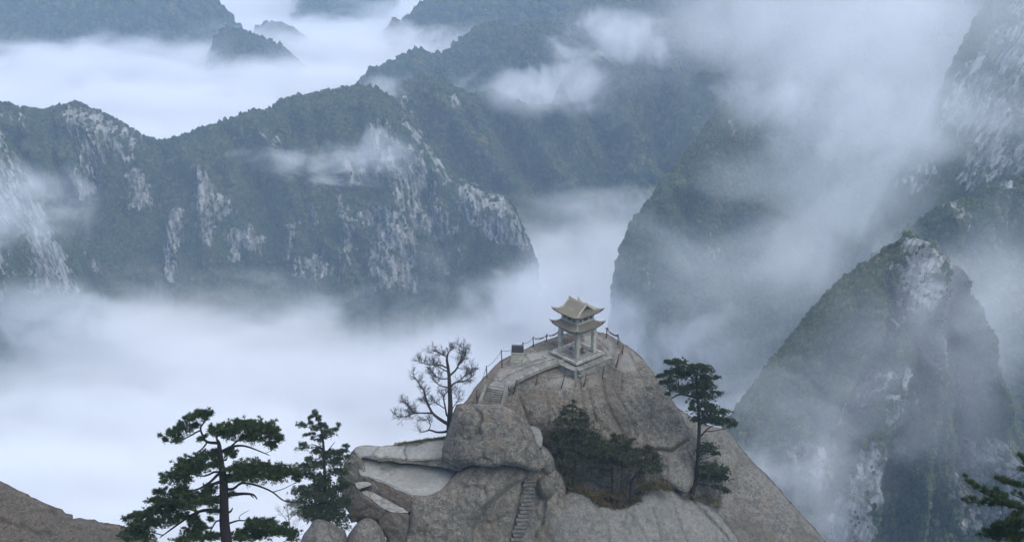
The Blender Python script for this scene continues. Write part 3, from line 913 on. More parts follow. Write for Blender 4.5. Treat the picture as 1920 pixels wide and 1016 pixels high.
# the summit dome that carries the pavilion
DOME = rock('summit_rock',
    [(866, 762), (880, 742), (893, 722), (911, 703), (934, 679), (957, 665), (983, 655), (1003, 645), (1045, 630), (1065, 623), (1091, 622), (1116, 621), (1134, 624), (1157, 636),
     (1180, 651), (1199, 664), (1213, 682), (1228, 702), (1243, 724), (1261, 750), (1276, 773), (1287, 799), (1294, 821), (1290, 840), (1262, 856), (1240, 880), (1262, 925), (1240, 990), (1150, 985), (1030, 985), (1000, 900), (960, 860), (905, 810)],
    [(1081, 713, 'z', 530.1), (1112, 703, 'z', 530.2), (1140, 690, 'z', 530.4), (1056, 692, 'z', 530.4), (1081, 690, 'z', 530.6), (1000, 672, 'z', 531.2), (950, 680, 'z', 530.9), (925, 705, 'z', 530.5), (895, 728, 'z', 529.6), (868, 760, 'z', 528.2),
     (925, 757, 'z', 528.7), (950, 728, 'z', 530.2), (1000, 650, 'z', 531.5), (1050, 640, 'z', 531.4), (1065, 626, 'z', 531.9), (1100, 650, 'z', 531.1), (1100, 624, 'z', 532.0), (1130, 628, 'z', 531.9), (1130, 655, 'z', 531.2), (1157, 640, 'z', 531.6), (1155, 665, 'z', 531.1),
     (1178, 655, 'z', 531.0), (1196, 668, 'z', 530.2), (1165, 690, 'z', 530.2), (1224, 702, 'y', 142.6), (1242, 725, 'y', 141.6), (1285, 799, 'y', 138.6), (1290, 822, 'y', 137.4),
     (1000, 700, 'z', 530.6), (1040, 705, 'z', 530.4), (1000, 728, 'z', 529.7), (1050, 734, 'z', 529.3), (1094, 730, 'z', 529.3), (1128, 714, 'z', 529.8), (970, 745, 'z', 529.3),
     (1000, 760, 'y', 137.6), (950, 780, 'y', 137.3), (1050, 765, 'y', 137.5), (1110, 760, 'y', 137.9), (1000, 820, 'y', 136.8), (1081, 820, 'y', 136.6), (1150, 750, 'y', 139.2), (1150, 810, 'y', 137.4),
     (1200, 740, 'y', 140.4), (1240, 780, 'y', 138.6), (1240, 840, 'y', 136.6), (1180, 870, 'y', 136.0), (1000, 900, 'y', 135.9), (1081, 900, 'y', 135.7), (1081, 980, 'y', 134.5), (1220, 980, 'y', 134.5)],
    step=3.4, edge=9, rnd=.9, noise=(.30, 3.4), fine=(.06, .5), thick=9, joints=(5.5, .12, .10),
    cracks=[([(1131, 712), (1134, 740), (1145, 770), (1160, 800), (1172, 820)], 1.7, .35), ([(1105, 735), (1112, 765), (1118, 790)], 2.2, .2), ([(1240, 742), (1222, 760), (1220, 790), (1238, 812)], 1.4, .18),
            ([(1161, 640), (1166, 660), (1150, 700)], 1.6, .2), ([(1088, 712), (1092, 750), (1100, 800)], 1.6, .2), ([(1060, 735), (1056, 765), (1064, 800)], 1.6, .18), ([(1146, 715), (1160, 745), (1182, 780), (1192, 812)], 1.8, .22), ([(1180, 660), (1200, 700), (1215, 735)], 1.5, .15), ([(940, 740), (935, 760)], 1.6, .2), ([(1290, 824), (1258, 845), (1232, 843), (1205, 850)], 3, .5), ([(1022, 735), (1030, 770), (1028, 800)], 2, .18), ([(975, 745), (985, 775), (1010, 830)], 2, .2),
            ([(1110, 632), (1125, 640), (1140, 655)], 1.4, .2), ([(960, 690), (985, 684), (1010, 674)], 1.2, .15), ([(1140, 690), (1165, 700), (1166, 730)], 2.0, .3)],
    pale=[([(960, 690), (985, 665), (1030, 655), (1030, 668), (1000, 678), (985, 700), (960, 712)], .75), ([(1020, 720), (1045, 700), (1080, 715), (1060, 730)], .35), ([(1110, 625), (1150, 640), (1150, 680), (1120, 640)], .45),
          ([(930, 700), (965, 680), (970, 700), (940, 715)], .5), ([(1135, 650), (1190, 660), (1200, 700), (1160, 700)], .35), ([(1093, 630), (1113, 630), (1116, 650), (1095, 648)], .7)],
    stain_shades=[([(960, 740), (1000, 733), (1060, 740), (1100, 735), (1125, 722), (1140, 725), (1110, 755), (1080, 765), (1040, 752), (1000, 765), (980, 760)], .55),
            ([(1120, 710), (1150, 700), (1165, 712), (1168, 770), (1190, 830), (1175, 850), (1150, 800), (1135, 760)], .5), ([(1048, 640), (1065, 628), (1092, 632), (1090, 648), (1060, 655)], .75),  # last patch paints the shaded bowl behind the pavilion
            ([(890, 745), (912, 712), (930, 690), (936, 695), (915, 725), (900, 755)], .5), ([(1060, 760), (1075, 755), (1085, 830), (1070, 840)], .35), ([(985, 650), (1045, 634), (1044, 645), (1000, 656)], .5), ([(1140, 688), (1168, 690), (1172, 708), (1145, 712)], .7)],
    rusts=[([(980, 735), (1030, 738), (1060, 748), (1100, 742), (1120, 735), (1115, 745), (1060, 758), (985, 745)], .6), ([(930, 695), (960, 688), (968, 694), (935, 704)], .6), ([(1155, 650), (1172, 655), (1170, 690), (1158, 690)], .5), ([(1125, 705), (1140, 703), (1160, 780), (1150, 785)], .4)],
    label='dome of weathered granite', kind='structure')

# long slope falling away to the right
SLOPE = rock('granite_slope',
    [(1265, 760), (1283, 772), (1308, 788), (1333, 799), (1366, 805), (1382, 829), (1407, 861), (1444, 895), (1481, 939), (1508, 969), (1527, 988), (1549, 1016), (1600, 1090), (1640, 1160), (1180, 1160), (1200, 960), (1235, 850)],
    [(1285, 780, 'y', 141), (1333, 800, 'y', 141.5), (1366, 806, 'y', 142), (1407, 862, 'y', 140.5), (1481, 940, 'y', 138), (1549, 1016, 'y', 135.5), (1620, 1120, 'y', 132), (1330, 870, 'y', 138), (1350, 950, 'y', 135.5), (1430, 980, 'y', 134.5), (1400, 1060, 'y', 131.5), (1250, 900, 'y', 137), (1220, 1100, 'y', 131)],
    step=4.4, edge=26, rnd=3.0, noise=(.35, 5.0), fine=(.06, .7), joints=(8.0, .10, .05), thick=9, mat='granite_grey',
    cracks=[([(1494, 960), (1500, 985), (1510, 1000), (1530, 1012)], 1.8, .3), ([(1340, 860), (1350, 900), (1345, 950)], 3, .3), ([(1390, 850), (1378, 880), (1382, 910)], 1.8, .12)],
    stain_shades=[([(1385, 965), (1410, 965), (1440, 990), (1480, 1030), (1380, 1030), (1360, 1000), (1352, 975)], .55), ([(1310, 920), (1350, 905), (1352, 950), (1340, 965)], .5), ([(1285, 800), (1300, 800), (1310, 840), (1296, 850)], .45)],
    label='long smooth granite slope', kind='structure')
rock('rock_wedge', [(1237, 850), (1262, 846), (1285, 835), (1302, 866), (1308, 885), (1298, 914), (1285, 925), (1262, 912), (1240, 900), (1228, 870)],
     [(1240, 850, 'y', 136.4), (1285, 836, 'y', 136.6), (1300, 870, 'y', 136.3), (1260, 900, 'y', 134.8), (1295, 915, 'y', 134.9)], step=4, edge=8, rnd=.6, noise=(.15, 2), mat='granite_grey',
     cracks=[([(1248, 850), (1252, 880), (1250, 900)], 1.6, .2)], label='pointed wedge of rock tucked under the dome beside the tall pine', cat='boulder')

# slabs along the bottom
SLAB_A = rock('rock_slab', [(1014, 948), (1022, 932), (1048, 918), (1072, 916), (1096, 921), (1113, 940), (1130, 962), (1150, 1000), (1180, 1060), (1190, 1120), (1000, 1120), (1008, 1020)],
     [(1020, 936, 'y', 133.2), (1050, 919, 'y', 134), (1096, 922, 'y', 133.8), (1130, 962, 'y', 131.8), (1060, 980, 'y', 130.6), (1015, 1000, 'y', 130.5), (1150, 1010, 'y', 130.6), (1090, 1100, 'y', 127.5)],
     joints=None, step=4, edge=14, rnd=1.3, noise=(.2, 3), mat='granite_grey', pale_all=.12, cracks=[([(1013, 950), (1040, 945), (1060, 950)], 1.6, .15)],
     stain_shades=[([(1015, 960), (1036, 985), (1038, 1020), (1010, 1020)], .7)],
     label='rounded pale grey slab at the bottom beside the carved stair', cat='boulder')
SLAB_B = rock('rock_slab', [(1098, 926), (1130, 944), (1160, 950), (1188, 938), (1205, 916), (1232, 914), (1255, 909), (1268, 920), (1274, 929), (1292, 934), (1307, 936), (1325, 942), (1344, 958), (1362, 980), (1376, 996), (1392, 1018), (1440, 1110), (1130, 1120), (1140, 1010)],
     [(1110, 930, 'y', 134.2), (1160, 948, 'y', 133.4), (1205, 916, 'y', 135), (1255, 910, 'y', 135.6), (1310, 937, 'y', 135.0), (1344, 958, 'y', 134.2), (1385, 1012, 'y', 132.4), (1200, 980, 'y', 131.8), (1280, 990, 'y', 132), (1180, 1040, 'y', 129.3), (1300, 1060, 'y', 129.6), (1400, 1090, 'y', 129.5)],
     joints=None, step=4, edge=12, rnd=1.2, noise=(.3, 2.6), fine=(.10, .7), mat='granite_grey', pale_all=.28,
     cracks=[([(1300, 938), (1320, 960), (1350, 990), (1372, 1016)], 1.6, .35), ([(1225, 950), (1235, 985), (1240, 1016)], 1.4, .15), ([(1180, 960), (1200, 985), (1216, 1016)], 1.2, .12), ([(1262, 940), (1275, 980), (1290, 1016)], 1.2, .15)],
     stain_shades=[([(1228, 918), (1246, 920), (1250, 938), (1232, 932)], .8), ([(1240, 995), (1256, 1000), (1252, 1012), (1240, 1008)], .7), ([(1270, 925), (1285, 930), (1300, 945), (1280, 945)], .6), ([(1215, 970), (1226, 975), (1224, 985)], .7)],
     label='wide pale slab streaked down to the bottom edge right of the middle', cat='boulder')

# gully wall with the carved stair
GULLY = rock('gully_rock', [(960, 875), (1000, 865), (1040, 870), (1060, 900), (1060, 960), (1050, 1120), (860, 1120), (870, 1000), (900, 930)],
     [(990, 890, 'y', 132.6), (1030, 890, 'y', 132.8), (1040, 930, 'y', 132.2), (960, 930, 'y', 131.2), (1000, 960, 'y', 131.0), (930, 980, 'y', 130.2), (980, 1010, 'y', 129.8), (1030, 1010, 'y', 130.2), (950, 1100, 'y', 127.6)],
     step=4, edge=10, rnd=.5, noise=(.2, 2), cracks=[([(985, 890), (975, 930), (968, 970), (962, 1016)], 2.0, .5), ([(1010, 900), (1022, 940), (1018, 980), (1000, 1012)], 2.4, .4)],
     stain_shades=[([(895, 970), (920, 950), (945, 930), (960, 940), (960, 1016), (890, 1016)], .35), ([(1020, 940), (1035, 950), (1036, 1016), (1005, 1016)], .5)], label='gully wall', kind='structure')
rock('boulder', [(1004, 905), (1012, 893), (1026, 890), (1036, 900), (1042, 915), (1038, 930), (1026, 938), (1012, 934), (1004, 922)],
     [(1022, 893, 'y', 131.6), (1022, 936, 'y', 130.9), (1005, 915, 'y', 131.5), (1040, 915, 'y', 131.5), (1022, 915, 'y', 130.6)], step=3.5, edge=10, rnd=1.2, noise=(.12, 1.2), thick=2.5,
     stain_shades=[([(1000, 885), (1045, 885), (1045, 940), (1000, 940)], .45)], label='round dark boulder wedged beside the top of the carved stair', cat='boulder')
rock('rock_slab', [(992, 800), (1000, 798), (1012, 802), (1018, 820), (1016, 838), (1008, 838), (998, 822)],
     [(1000, 800, 'y', 133.6), (1016, 836, 'y', 132.4), (1016, 806, 'y', 133.8), (1000, 820, 'y', 133)], step=3.5, edge=3, rnd=.2, noise=(.06, 1), thick=2.5, mat='granite_grey', pale_all=.4, smooth=0,
     label='small pale slab leaning behind the right shoulder of the great boulder', cat='boulder')
rock('boulder', [(1008, 838), (1020, 834), (1034, 850), (1044, 872), (1040, 892), (1026, 892), (1014, 880), (1006, 860)],
     [(1020, 836, 'y', 133.4), (1040, 870, 'y', 133), (1012, 880, 'y', 132.2), (1024, 860, 'y', 132.2)], step=3.5, edge=8, rnd=.8, noise=(.12, 1.2), thick=2.5, mat='granite_grey',
     stain_shades=[([(1018, 860), (1040, 860), (1040, 890), (1020, 890)], .4)], label='grey rock between the great boulder and the bushy pines', cat='boulder')

# great boulder and the body below it
BODY = rock('cliff_rock',
    [(770, 925), (799, 928), (831, 914), (845, 898), (861, 880), (880, 862), (930, 858), (975, 866), (990, 880), (986, 900), (962, 910), (936, 931), (918, 946), (908, 960), (898, 972), (890, 984), (887, 1016), (880, 1120), (740, 1120), (755, 1020), (768, 975)],
    [(775, 930, 'y', 129.3), (799, 931, 'y', 129.5), (831, 917, 'y', 130.4), (861, 884, 'y', 131.6), (900, 880, 'y', 131.3), (950, 885, 'y', 131.2), (985, 890, 'y', 131.6), (850, 930, 'y', 129.4), (900, 930, 'y', 129.2), (940, 925, 'y', 130.0), (800, 970, 'y', 128.0), (860, 980, 'y', 127.9), (895, 975, 'y', 129.0), (770, 1010, 'y', 127.3), (880, 1016, 'y', 128.0), (820, 1110, 'y', 125.6)],
    step=3.4, edge=12, rnd=1.0, noise=(.25, 2.4), fine=(.06, .5), thick=5,
    cracks=[([(861, 880), (880, 874), (905, 870), (930, 873)], 2.0, .25), ([(840, 920), (868, 905), (880, 898)], 1.6, .1), ([(878, 985), (890, 990), (888, 1016)], 2.0, .15)],
    rusts=[([(770, 925), (782, 930), (784, 955), (772, 958)], .3)], stain_shades=[([(772, 965), (790, 960), (800, 1016), (762, 1016)], .45), ([(890, 870), (985, 872), (985, 884), (900, 880)], .6)],
    label='granite cliff below the great boulder', kind='structure')
BOULD = rock('great_boulder',
    [(855, 758), (868, 756), (905, 756), (938, 757), (960, 766), (978, 778), (992, 794), (1000, 812), (1007, 832), (1018, 852), (1023, 872), (1010, 883), (990, 880), (965, 873), (944, 871), (925, 876), (905, 874), (886, 870), (868, 878), (848, 874), (828, 860), (830, 840), (837, 812), (846, 784)],
    [(860, 760, 'y', 132.6), (900, 757, 'y', 132.8), (940, 759, 'y', 132.8), (992, 796, 'y', 132.4), (1018, 860, 'y', 131.4), (833, 850, 'y', 132.4), (845, 800, 'y', 132.6), (865, 790, 'y', 131.2), (900, 790, 'y', 131.0), (950, 800, 'y', 131.0), (860, 850, 'y', 130.6), (910, 860, 'y', 129.9), (960, 862, 'y', 129.9), (1005, 875, 'y', 130.6), (980, 830, 'y', 130.8), (900, 825, 'y', 130.3)],
    step=3.0, edge=7, rnd=.7, joints=(3.6, .2, .03), noise=(.22, 2.2), fine=(.06, .45), thick=3.4, jit=.5, smooth=0,
    cracks=[([(945, 845), (965, 832), (975, 822)], 1.3, .1), ([(888, 760), (882, 790), (892, 815)], 1.3, .08), ([(1000, 815), (985, 850), (975, 870)], 1.3, .1), ([(830, 858), (850, 866), (880, 862)], 1.6, .12)],
    label='great mottled boulder with a flat top in front of the stairs', cat='boulder')

# stepped quarry terraces on the left
rock('cliff_side', [(662, 842), (672, 838), (680, 860), (690, 890), (720, 910), (770, 930), (770, 1000), (700, 1010), (650, 960), (640, 925), (636, 892), (648, 865)],
     [(663, 842, 'y', 136.2), (640, 895, 'y', 135.2), (650, 950, 'y', 133.5), (680, 880, 'y', 134.2), (720, 912, 'y', 132.4), (770, 932, 'y', 130.8), (740, 990, 'y', 129.6), (690, 980, 'y', 131.5)],
     step=4, edge=10, rnd=.8, noise=(.25, 2.2), stain_shades=[([(660, 850), (675, 848), (680, 880), (660, 880)], .25)], label='left cliff side of the terraces', kind='structure')
TER2 = rock('rock_terrace', [(668, 856), (700, 852), (760, 858), (830, 858), (864, 880), (850, 895), (843, 905), (832, 918), (815, 927), (799, 932), (775, 931), (752, 921), (728, 909), (700, 898), (676, 893), (671, 875)],
     [(672, 860, 'z', 522.9), (700, 855, 'z', 523), (760, 860, 'z', 522.8), (840, 862, 'z', 522.9), (861, 882, 'z', 522.7), (832, 917, 'z', 522.2), (799, 931, 'z', 522.0), (775, 930, 'z', 522.0), (728, 908, 'z', 522.2), (676, 892, 'z', 522.3), (760, 890, 'z', 522.25), (800, 905, 'z', 522.05)],
     step=3.2, edge=4, rnd=.35, noise=(.10, 1.6), fine=(.03, .5), joints=None, thick=.5, mat='granite_grey', pale_all=.85, smooth=1, jit=.5,
     stain_shades=[([(716, 872), (730, 864), (745, 862), (755, 870), (735, 888), (710, 890)], .75), ([(708, 892), (735, 885), (752, 868), (770, 872), (786, 880), (800, 900), (813, 917), (800, 928), (776, 926), (740, 912)], .20), ([(760, 866), (800, 868), (858, 876), (850, 884), (800, 876)], .45)],
     label='hollowed pale lower terrace with a grey dished floor', cat='rock terrace')
TER1 = rock('rock_terrace', [(663, 842), (668, 837), (685, 834), (700, 835), (712, 836), (735, 834), (761, 830), (790, 825), (815, 821), (836, 818), (838, 850), (833, 861), (812, 861), (790, 863), (763, 864), (742, 860), (722, 858), (706, 862), (690, 857), (672, 860)],
     [(665, 842, 'z', 524.3), (700, 836, 'z', 524.6), (761, 831, 'z', 524.7), (834, 820, 'z', 525.0), (833, 858, 'z', 524.2), (763, 862, 'z', 523.8), (707, 860, 'z', 523.8), (676, 858, 'z', 523.7), (740, 845, 'z', 524.2)],
     step=3.2, edge=4, rnd=.35, noise=(.10, 1.8), fine=(.03, .5), joints=None, thick=.6, mat='granite_grey', pale_all=.88, smooth=1, jit=.5,
     cracks=[([(711, 837), (698, 850), (704, 860)], 1.2, .12), ([(764, 832), (758, 845), (763, 862)], 1.8, .2), ([(680, 858), (704, 855), (712, 862)], 1.4, .12)],
     stain_shades=[([(764, 834), (775, 834), (768, 850), (762, 850)], .3), ([(665, 836), (690, 836), (690, 842), (668, 846)], .35)],
     label='pale cracked upper terrace running left from the great boulder', cat='rock terrace')
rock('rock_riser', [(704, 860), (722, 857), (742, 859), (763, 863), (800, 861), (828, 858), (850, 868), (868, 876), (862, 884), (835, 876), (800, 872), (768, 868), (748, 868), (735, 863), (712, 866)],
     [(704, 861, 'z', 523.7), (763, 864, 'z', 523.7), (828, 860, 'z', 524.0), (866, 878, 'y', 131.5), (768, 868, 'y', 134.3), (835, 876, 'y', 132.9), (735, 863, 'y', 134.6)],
     joints=None, step=3, edge=2, rnd=.1, noise=(.05, 1), thick=.8, label='shadowed riser between the two terraces', cat='rock terrace', stain_shades=[([(700, 855), (800, 855), (800, 875), (700, 870)], .55)])  # mask patch paints the riser's shade into its colour
rock('rock_riser', [(677, 892), (700, 898), (728, 909), (752, 921), (776, 931), (777, 945), (771, 962), (748, 948), (722, 934), (697, 922), (694, 906), (680, 898)],
     [(677, 893, 'z', 522.2), (700, 898, 'z', 522.15), (728, 909, 'z', 522.1), (776, 931, 'z', 522.0), (697, 920, 'z', 521.1), (748, 948, 'z', 520.9), (771, 960, 'z', 520.8)],
     joints=(1.2, .06, .03), step=3, edge=3, rnd=.15, noise=(.08, .8), fine=(.05, .3), thick=.8, mat='granite_brown', label='rusty broken riser below the hollowed terrace', cat='rock terrace',
     rusts=[([(677, 892), (776, 931), (770, 955), (690, 915)], .25)])
rock('rock_ledge', [(676, 922), (685, 919), (698, 921), (722, 933), (748, 947), (758, 953), (769, 961), (748, 961), (728, 958), (712, 948), (694, 934)],
     [(677, 923, 'z', 521.1), (698, 921, 'z', 521.1), (748, 948, 'z', 520.8), (769, 960, 'z', 520.7), (728, 957, 'z', 520.6), (700, 938, 'z', 520.8)],
     joints=(1.2, .06, .03), step=3, edge=3, rnd=.12, noise=(.05, 1), thick=.5, mat='granite_grey', pale_all=.85, jit=.4, label='narrow pale ledge sloping below the rusty riser', cat='rock terrace',
     stain_shades=[([(730, 946), (752, 946), (758, 954), (742, 955)], .3)])
rock('rock_block', [(657, 915), (664, 905), (672, 912), (677, 922), (694, 934), (712, 948), (728, 958), (718, 967), (708, 977), (695, 972), (680, 970), (668, 978), (656, 980), (653, 945)],
     [(660, 912, 'y', 132.8), (676, 924, 'y', 131.8), (728, 958, 'y', 129.3), (708, 976, 'y', 129.4), (656, 976, 'y', 131.6), (680, 960, 'y', 130.6)],
     step=3.2, edge=4, rnd=.3, noise=(.12, 1.2), thick=3, mat='granite_brown', label='squared brown block under the narrow ledge', cat='boulder', cracks=[([(660, 935), (680, 940), (700, 955)], 1.4, .1)])
rock('rock_block', [(665, 905), (672, 902), (695, 903), (696, 910), (680, 914), (674, 918), (668, 912)],
     [(666, 905, 'z', 522.0), (695, 903, 'z', 522.1), (696, 909, 'y', 132.2), (674, 917, 'y', 132.0)], joints=None, step=2.6, edge=2, rnd=.1, noise=(.03, 1), thick=1.0, mat='granite_grey', pale_all=.8,
     label='small pale flat-topped block at the left end of the rusty riser', cat='boulder')
rock('rock_block', [(708, 976), (718, 966), (729, 957), (750, 960), (769, 962), (768, 985), (762, 1012), (755, 1060), (728, 1060), (726, 1014), (716, 994)],
     [(710, 976, 'y', 129.2), (729, 958, 'y', 129.2), (769, 962, 'y', 128.8), (762, 1012, 'y', 127.6), (726, 1014, 'y', 127.8), (740, 985, 'y', 128.0), (740, 1050, 'y', 126.8)],
     step=3.2, edge=4, rnd=.3, noise=(.12, 1.2), thick=3, label='dark faceted block with a sharp top edge in front of the cliff', cat='boulder', mat='granite_brown',
     stain_shades=[([(705, 970), (730, 960), (770, 965), (765, 1016), (720, 1016)], .45)])
rock('boulder', [(563, 1016), (568, 1002), (577, 992), (585, 978), (594, 972), (606, 974), (620, 978), (636, 988), (648, 996), (652, 1012), (640, 1070), (556, 1070)],
     [(563, 1014, 'y', 125.4), (592, 975, 'y', 126), (620, 980, 'y', 126), (648, 998, 'y', 125.8), (600, 1010, 'y', 124), (640, 1015, 'y', 124.6), (600, 1060, 'y', 122.8)],
     step=3.4, edge=12, rnd=1.2, noise=(.12, 1.4), thick=3, cracks=[([(618, 982), (616, 1000), (628, 1014)], 1.6, .2)], label='rounded grey boulder at the bottom edge beside the slim pine', cat='boulder', mat='granite_grey')
rock('boulder', [(645, 1016), (655, 998), (668, 982), (678, 972), (690, 970), (702, 974), (712, 984), (720, 1000), (727, 1018), (724, 1070), (640, 1070)],
     [(647, 1014, 'y', 125), (680, 973, 'y', 125.8), (705, 976, 'y', 125.8), (726, 1014, 'y', 125.2), (686, 1005, 'y', 123.8), (686, 1060, 'y', 122.6)],
     step=3.4, edge=14, rnd=1.3, noise=(.12, 1.4), thick=3, cracks=[([(675, 1000), (682, 1008), (680, 1016)], 1.4, .15)], label='domed grey boulder at the bottom edge below the dark faceted block', cat='boulder')

# brown rock at the bottom left corner
LEFTROCK = rock('near_rock', [(-60, 878), (-20, 890), (0, 901), (16, 908), (33, 918), (53, 926), (58, 931), (72, 936), (83, 942), (100, 949), (116, 954), (123, 961), (136, 964), (137, 972), (150, 970), (162, 973),
     (177, 973), (186, 978), (203, 980), (223, 983), (238, 988), (250, 993), (275, 1004), (300, 1016), (330, 1060), (330, 1130), (-60, 1130)],
     [(-40, 885, 'y', 108), (0, 902, 'y', 108), (60, 932, 'y', 106.5), (137, 970, 'y', 105), (223, 983, 'y', 105), (300, 1016, 'y', 104), (0, 960, 'y', 104.6), (80, 990, 'y', 103.2), (180, 1010, 'y', 102.6), (0, 1100, 'y', 99), (250, 1100, 'y', 99.5)],
     step=4.4, edge=8, rnd=.8, noise=(.22, 2.2), fine=(.07, .5), smooth=0, thick=6, mat='granite_brown',
     cracks=[([(0, 914), (30, 916), (70, 932)], 1.8, .15), ([(40, 985), (70, 1000), (95, 998)], 3, .2), ([(100, 975), (120, 972), (135, 978)], 1.6, .15)],
     stain_shades=[([(60, 960), (110, 968), (130, 985), (90, 980)], .5), ([(-20, 930), (20, 925), (60, 945), (20, 950)], .45), ([(140, 990), (190, 990), (200, 1010), (150, 1012)], .5), ([(8, 968), (22, 972), (20, 984), (6, 980)], .8), ([(14, 984), (30, 988), (28, 994)], .7), ([(200, 1000), (216, 998), (210, 1012)], .7), ([(52, 1008), (66, 1006), (60, 1016)], .7), ([(40, 990), (90, 995), (80, 1008), (50, 1004)], .35)],
     label='brown granite outcrop', kind='structure')

# the hidden body of the peak under all of it
def peak_body(name, cx, cy, ztop, r0, zbot, slope_, label):
    nz_, na = 40, 60
    V = []
    for i in range(nz_):
        z = ztop - (ztop - zbot) * (i / (nz_ - 1)) ** 1.3
        r = r0 + (ztop - z) / math.tan(R(slope_))
        for k in range(na):
            a = 2 * math.pi * k / na
            V.append((cx + r * math.cos(a), cy + r * math.sin(a), z))
    V = np.array(V)
    d = V - np.array([cx, cy, 0]); d[:, 2] = 0; d /= np.linalg.norm(d, axis=1)[:, None]
    V = V + d * (np.minimum((ztop - V[:, 2]) / 12, 1) * 7 * fbm(V / 22, 4, rid=True))[:, None]
    Fs = [(i * na + k, (i + 1) * na + k, (i + 1) * na + (k + 1) % na, i * na + (k + 1) % na) for i in range(nz_ - 1) for k in range(na)]
    Fs.append(tuple(range(na)))
    me = np_mesh(name, V, Fs)
    for q in ('pale', 'stain_shade', 'rust'): fattr(me, q, np.zeros(len(V)))
    tag(link(name, me, M['granite_grey']), label, kind='structure')
peak_body('summit_base', 8, 138, 505, 9, -140, 80, 'lower shaft of the granite peak')
peak_body('near_base', -36, 103, 528, 6, -140, 82, 'lower shaft of the brown outcrop')

def surf(dep, x, y): return dep.at(x, y)

# ------------------------------------------------------------------ carved stair in the gully
cs = empty('carved_stair', surf(GULLY, 966, 1016))
tag(cs, 'worn stair of narrow steps carved in the gully, descending to the bottom edge', 'stairs')
CS0 = Matrix.Translation(-cs.location)
n = 19
mesh0 = None
for k in range(n):
    t = k / (n - 1)
    py = 899 + (1030 - 899) * t
    px = 994 - 27 * t + 3 * math.sin(t * 5)
    hw = .62 + .12 * math.sin(k * 2.1)
    p = surf(GULLY, px, py)
    b = MB()
    b.box((0, 0, 0), (hw, .22, .13), bev=.03)
    if mesh0 is None:
        o = b.build('step', M['granite_grey'], cs)
        me = o.data
        for q, v_ in (('pale', .08), ('stain_shade', .12), ('rust', 0)): fattr(me, q, np.full(len(me.vertices), v_))
        mesh0 = me
    else:
        o = link('step', mesh0, (), cs)
    o.location = Vector(p) - cs.location + Vector((0, -.16, 0))
    o.rotation_euler = (R(random.uniform(-4, 4)), R(random.uniform(-3, 3)), R(random.uniform(-5, 9)))
    o.scale = (hw / .62, 1, 1)

# ------------------------------------------------------------------ pavilion frame
Z0 = 531.6
_L, _Fp, _R = PZ(1030, 657, Z0), PZ(1081, 681, Z0), PZ(1134, 661, Z0)
PC = (_L + _R) / 2
PU = (_Fp - _L) / np.linalg.norm(_Fp - _L)
PHI = math.atan2(PU[1], PU[0])           # local x runs along the front-left side; local -y faces front left
LOC = (PC[0], PC[1], Z0)

def place(o): o.location = LOC; o.rotation_euler = (0, 0, PHI); return o

# lower terrace of dressed stone with block courses
tr = place(empty('stone_terrace')); tr.location = (PC[0], PC[1], 0)
tag(tr, 'L-shaped lower terrace of dressed stone blocks around the front of the pavilion', 'terrace')
TZ = 531.22
hx, hy = 3.0, -3.05
b = MB(); b.box((.2, -1.3, TZ - .62), (2.62, 1.55, .5)); b.box((1.3, .35, TZ - .62), (1.52, 2.2, .5)); b.build('core', M['stone_pave'], tr)
# coping slabs and block courses along the two front sides
def course(x0, y0, x1, y1, z, h, d, name, mat, L0, jitter=.012, kindp=None):
    L = math.hypot(x1 - x0, y1 - y0); a = math.atan2(y1 - y0, x1 - x0)
    s = 0
    while s < L - .12:
        l = min(L0 * random.uniform(.75, 1.3), L - s)
        if L - s - l < .18: l = L - s
        m_ = s + l / 2
        b = MB(); b.box((0, 0, 0), (l / 2 - .012, d / 2 + random.uniform(-jitter, jitter), h / 2 - .01), bev=.015)
        o = b.build(name, mat, tr)
        o.location = (x0 + math.cos(a) * m_, y0 + math.sin(a) * m_, z + random.uniform(-.006, .006)); o.rotation_euler = (0, 0, a + R(random.uniform(-.5, .5)))
        s += l
course(-2.5, -2.98, 2.97, -2.98, TZ, .14, .50, 'coping_slab', M['stone_curb'], .95)
course(2.98, -2.7, 2.98, 2.5, TZ, .14, .50, 'coping_slab', M['stone_curb'], 1.0)
for r_ in range(4):
    course(-2.4 + .3 * (r_ % 2), -2.94, 2.92, -2.94, TZ - .19 - .24 * r_, .24, .40, 'stone_block', M['stone_pave'], .52)
    course(2.94, -2.7 + .25 * (r_ % 2), 2.94, 2.45, TZ - .19 - .24 * r_, .24, .40, 'stone_block', M['stone_pave'], .52)
# paving between coping and the pavilion platform
for i in range(9):
    for j in range(2):
        l = .56
        b = MB(); b.box((0, 0, 0), (l / 2 - .015, .085 if j else .085, .05), bev=.01)
        b2 = MB(); b2.box((0, 0, 0), (.10, l / 2 - .015, .05), bev=.01)
        o = b.build('paving_stone', M['stone_pave'], tr); o.location = (-2.35 + i * .57 + j * .2, -2.62 + j * .2, TZ + random.uniform(-.02, .01)); o.rotation_euler = (R(random.uniform(-1, 1)), 0, R(random.uniform(-2, 2)))
        if i < 8:
            o = b2.build('paving_stone', M['stone_pave'], tr); o.location = (2.62 - j * .22, -2.3 + i * .57 + j * .17, TZ + random.uniform(-.02, .01)); o.rotation_euler = (R(random.uniform(-1, 1)), 0, R(random.uniform(-2, 2)))

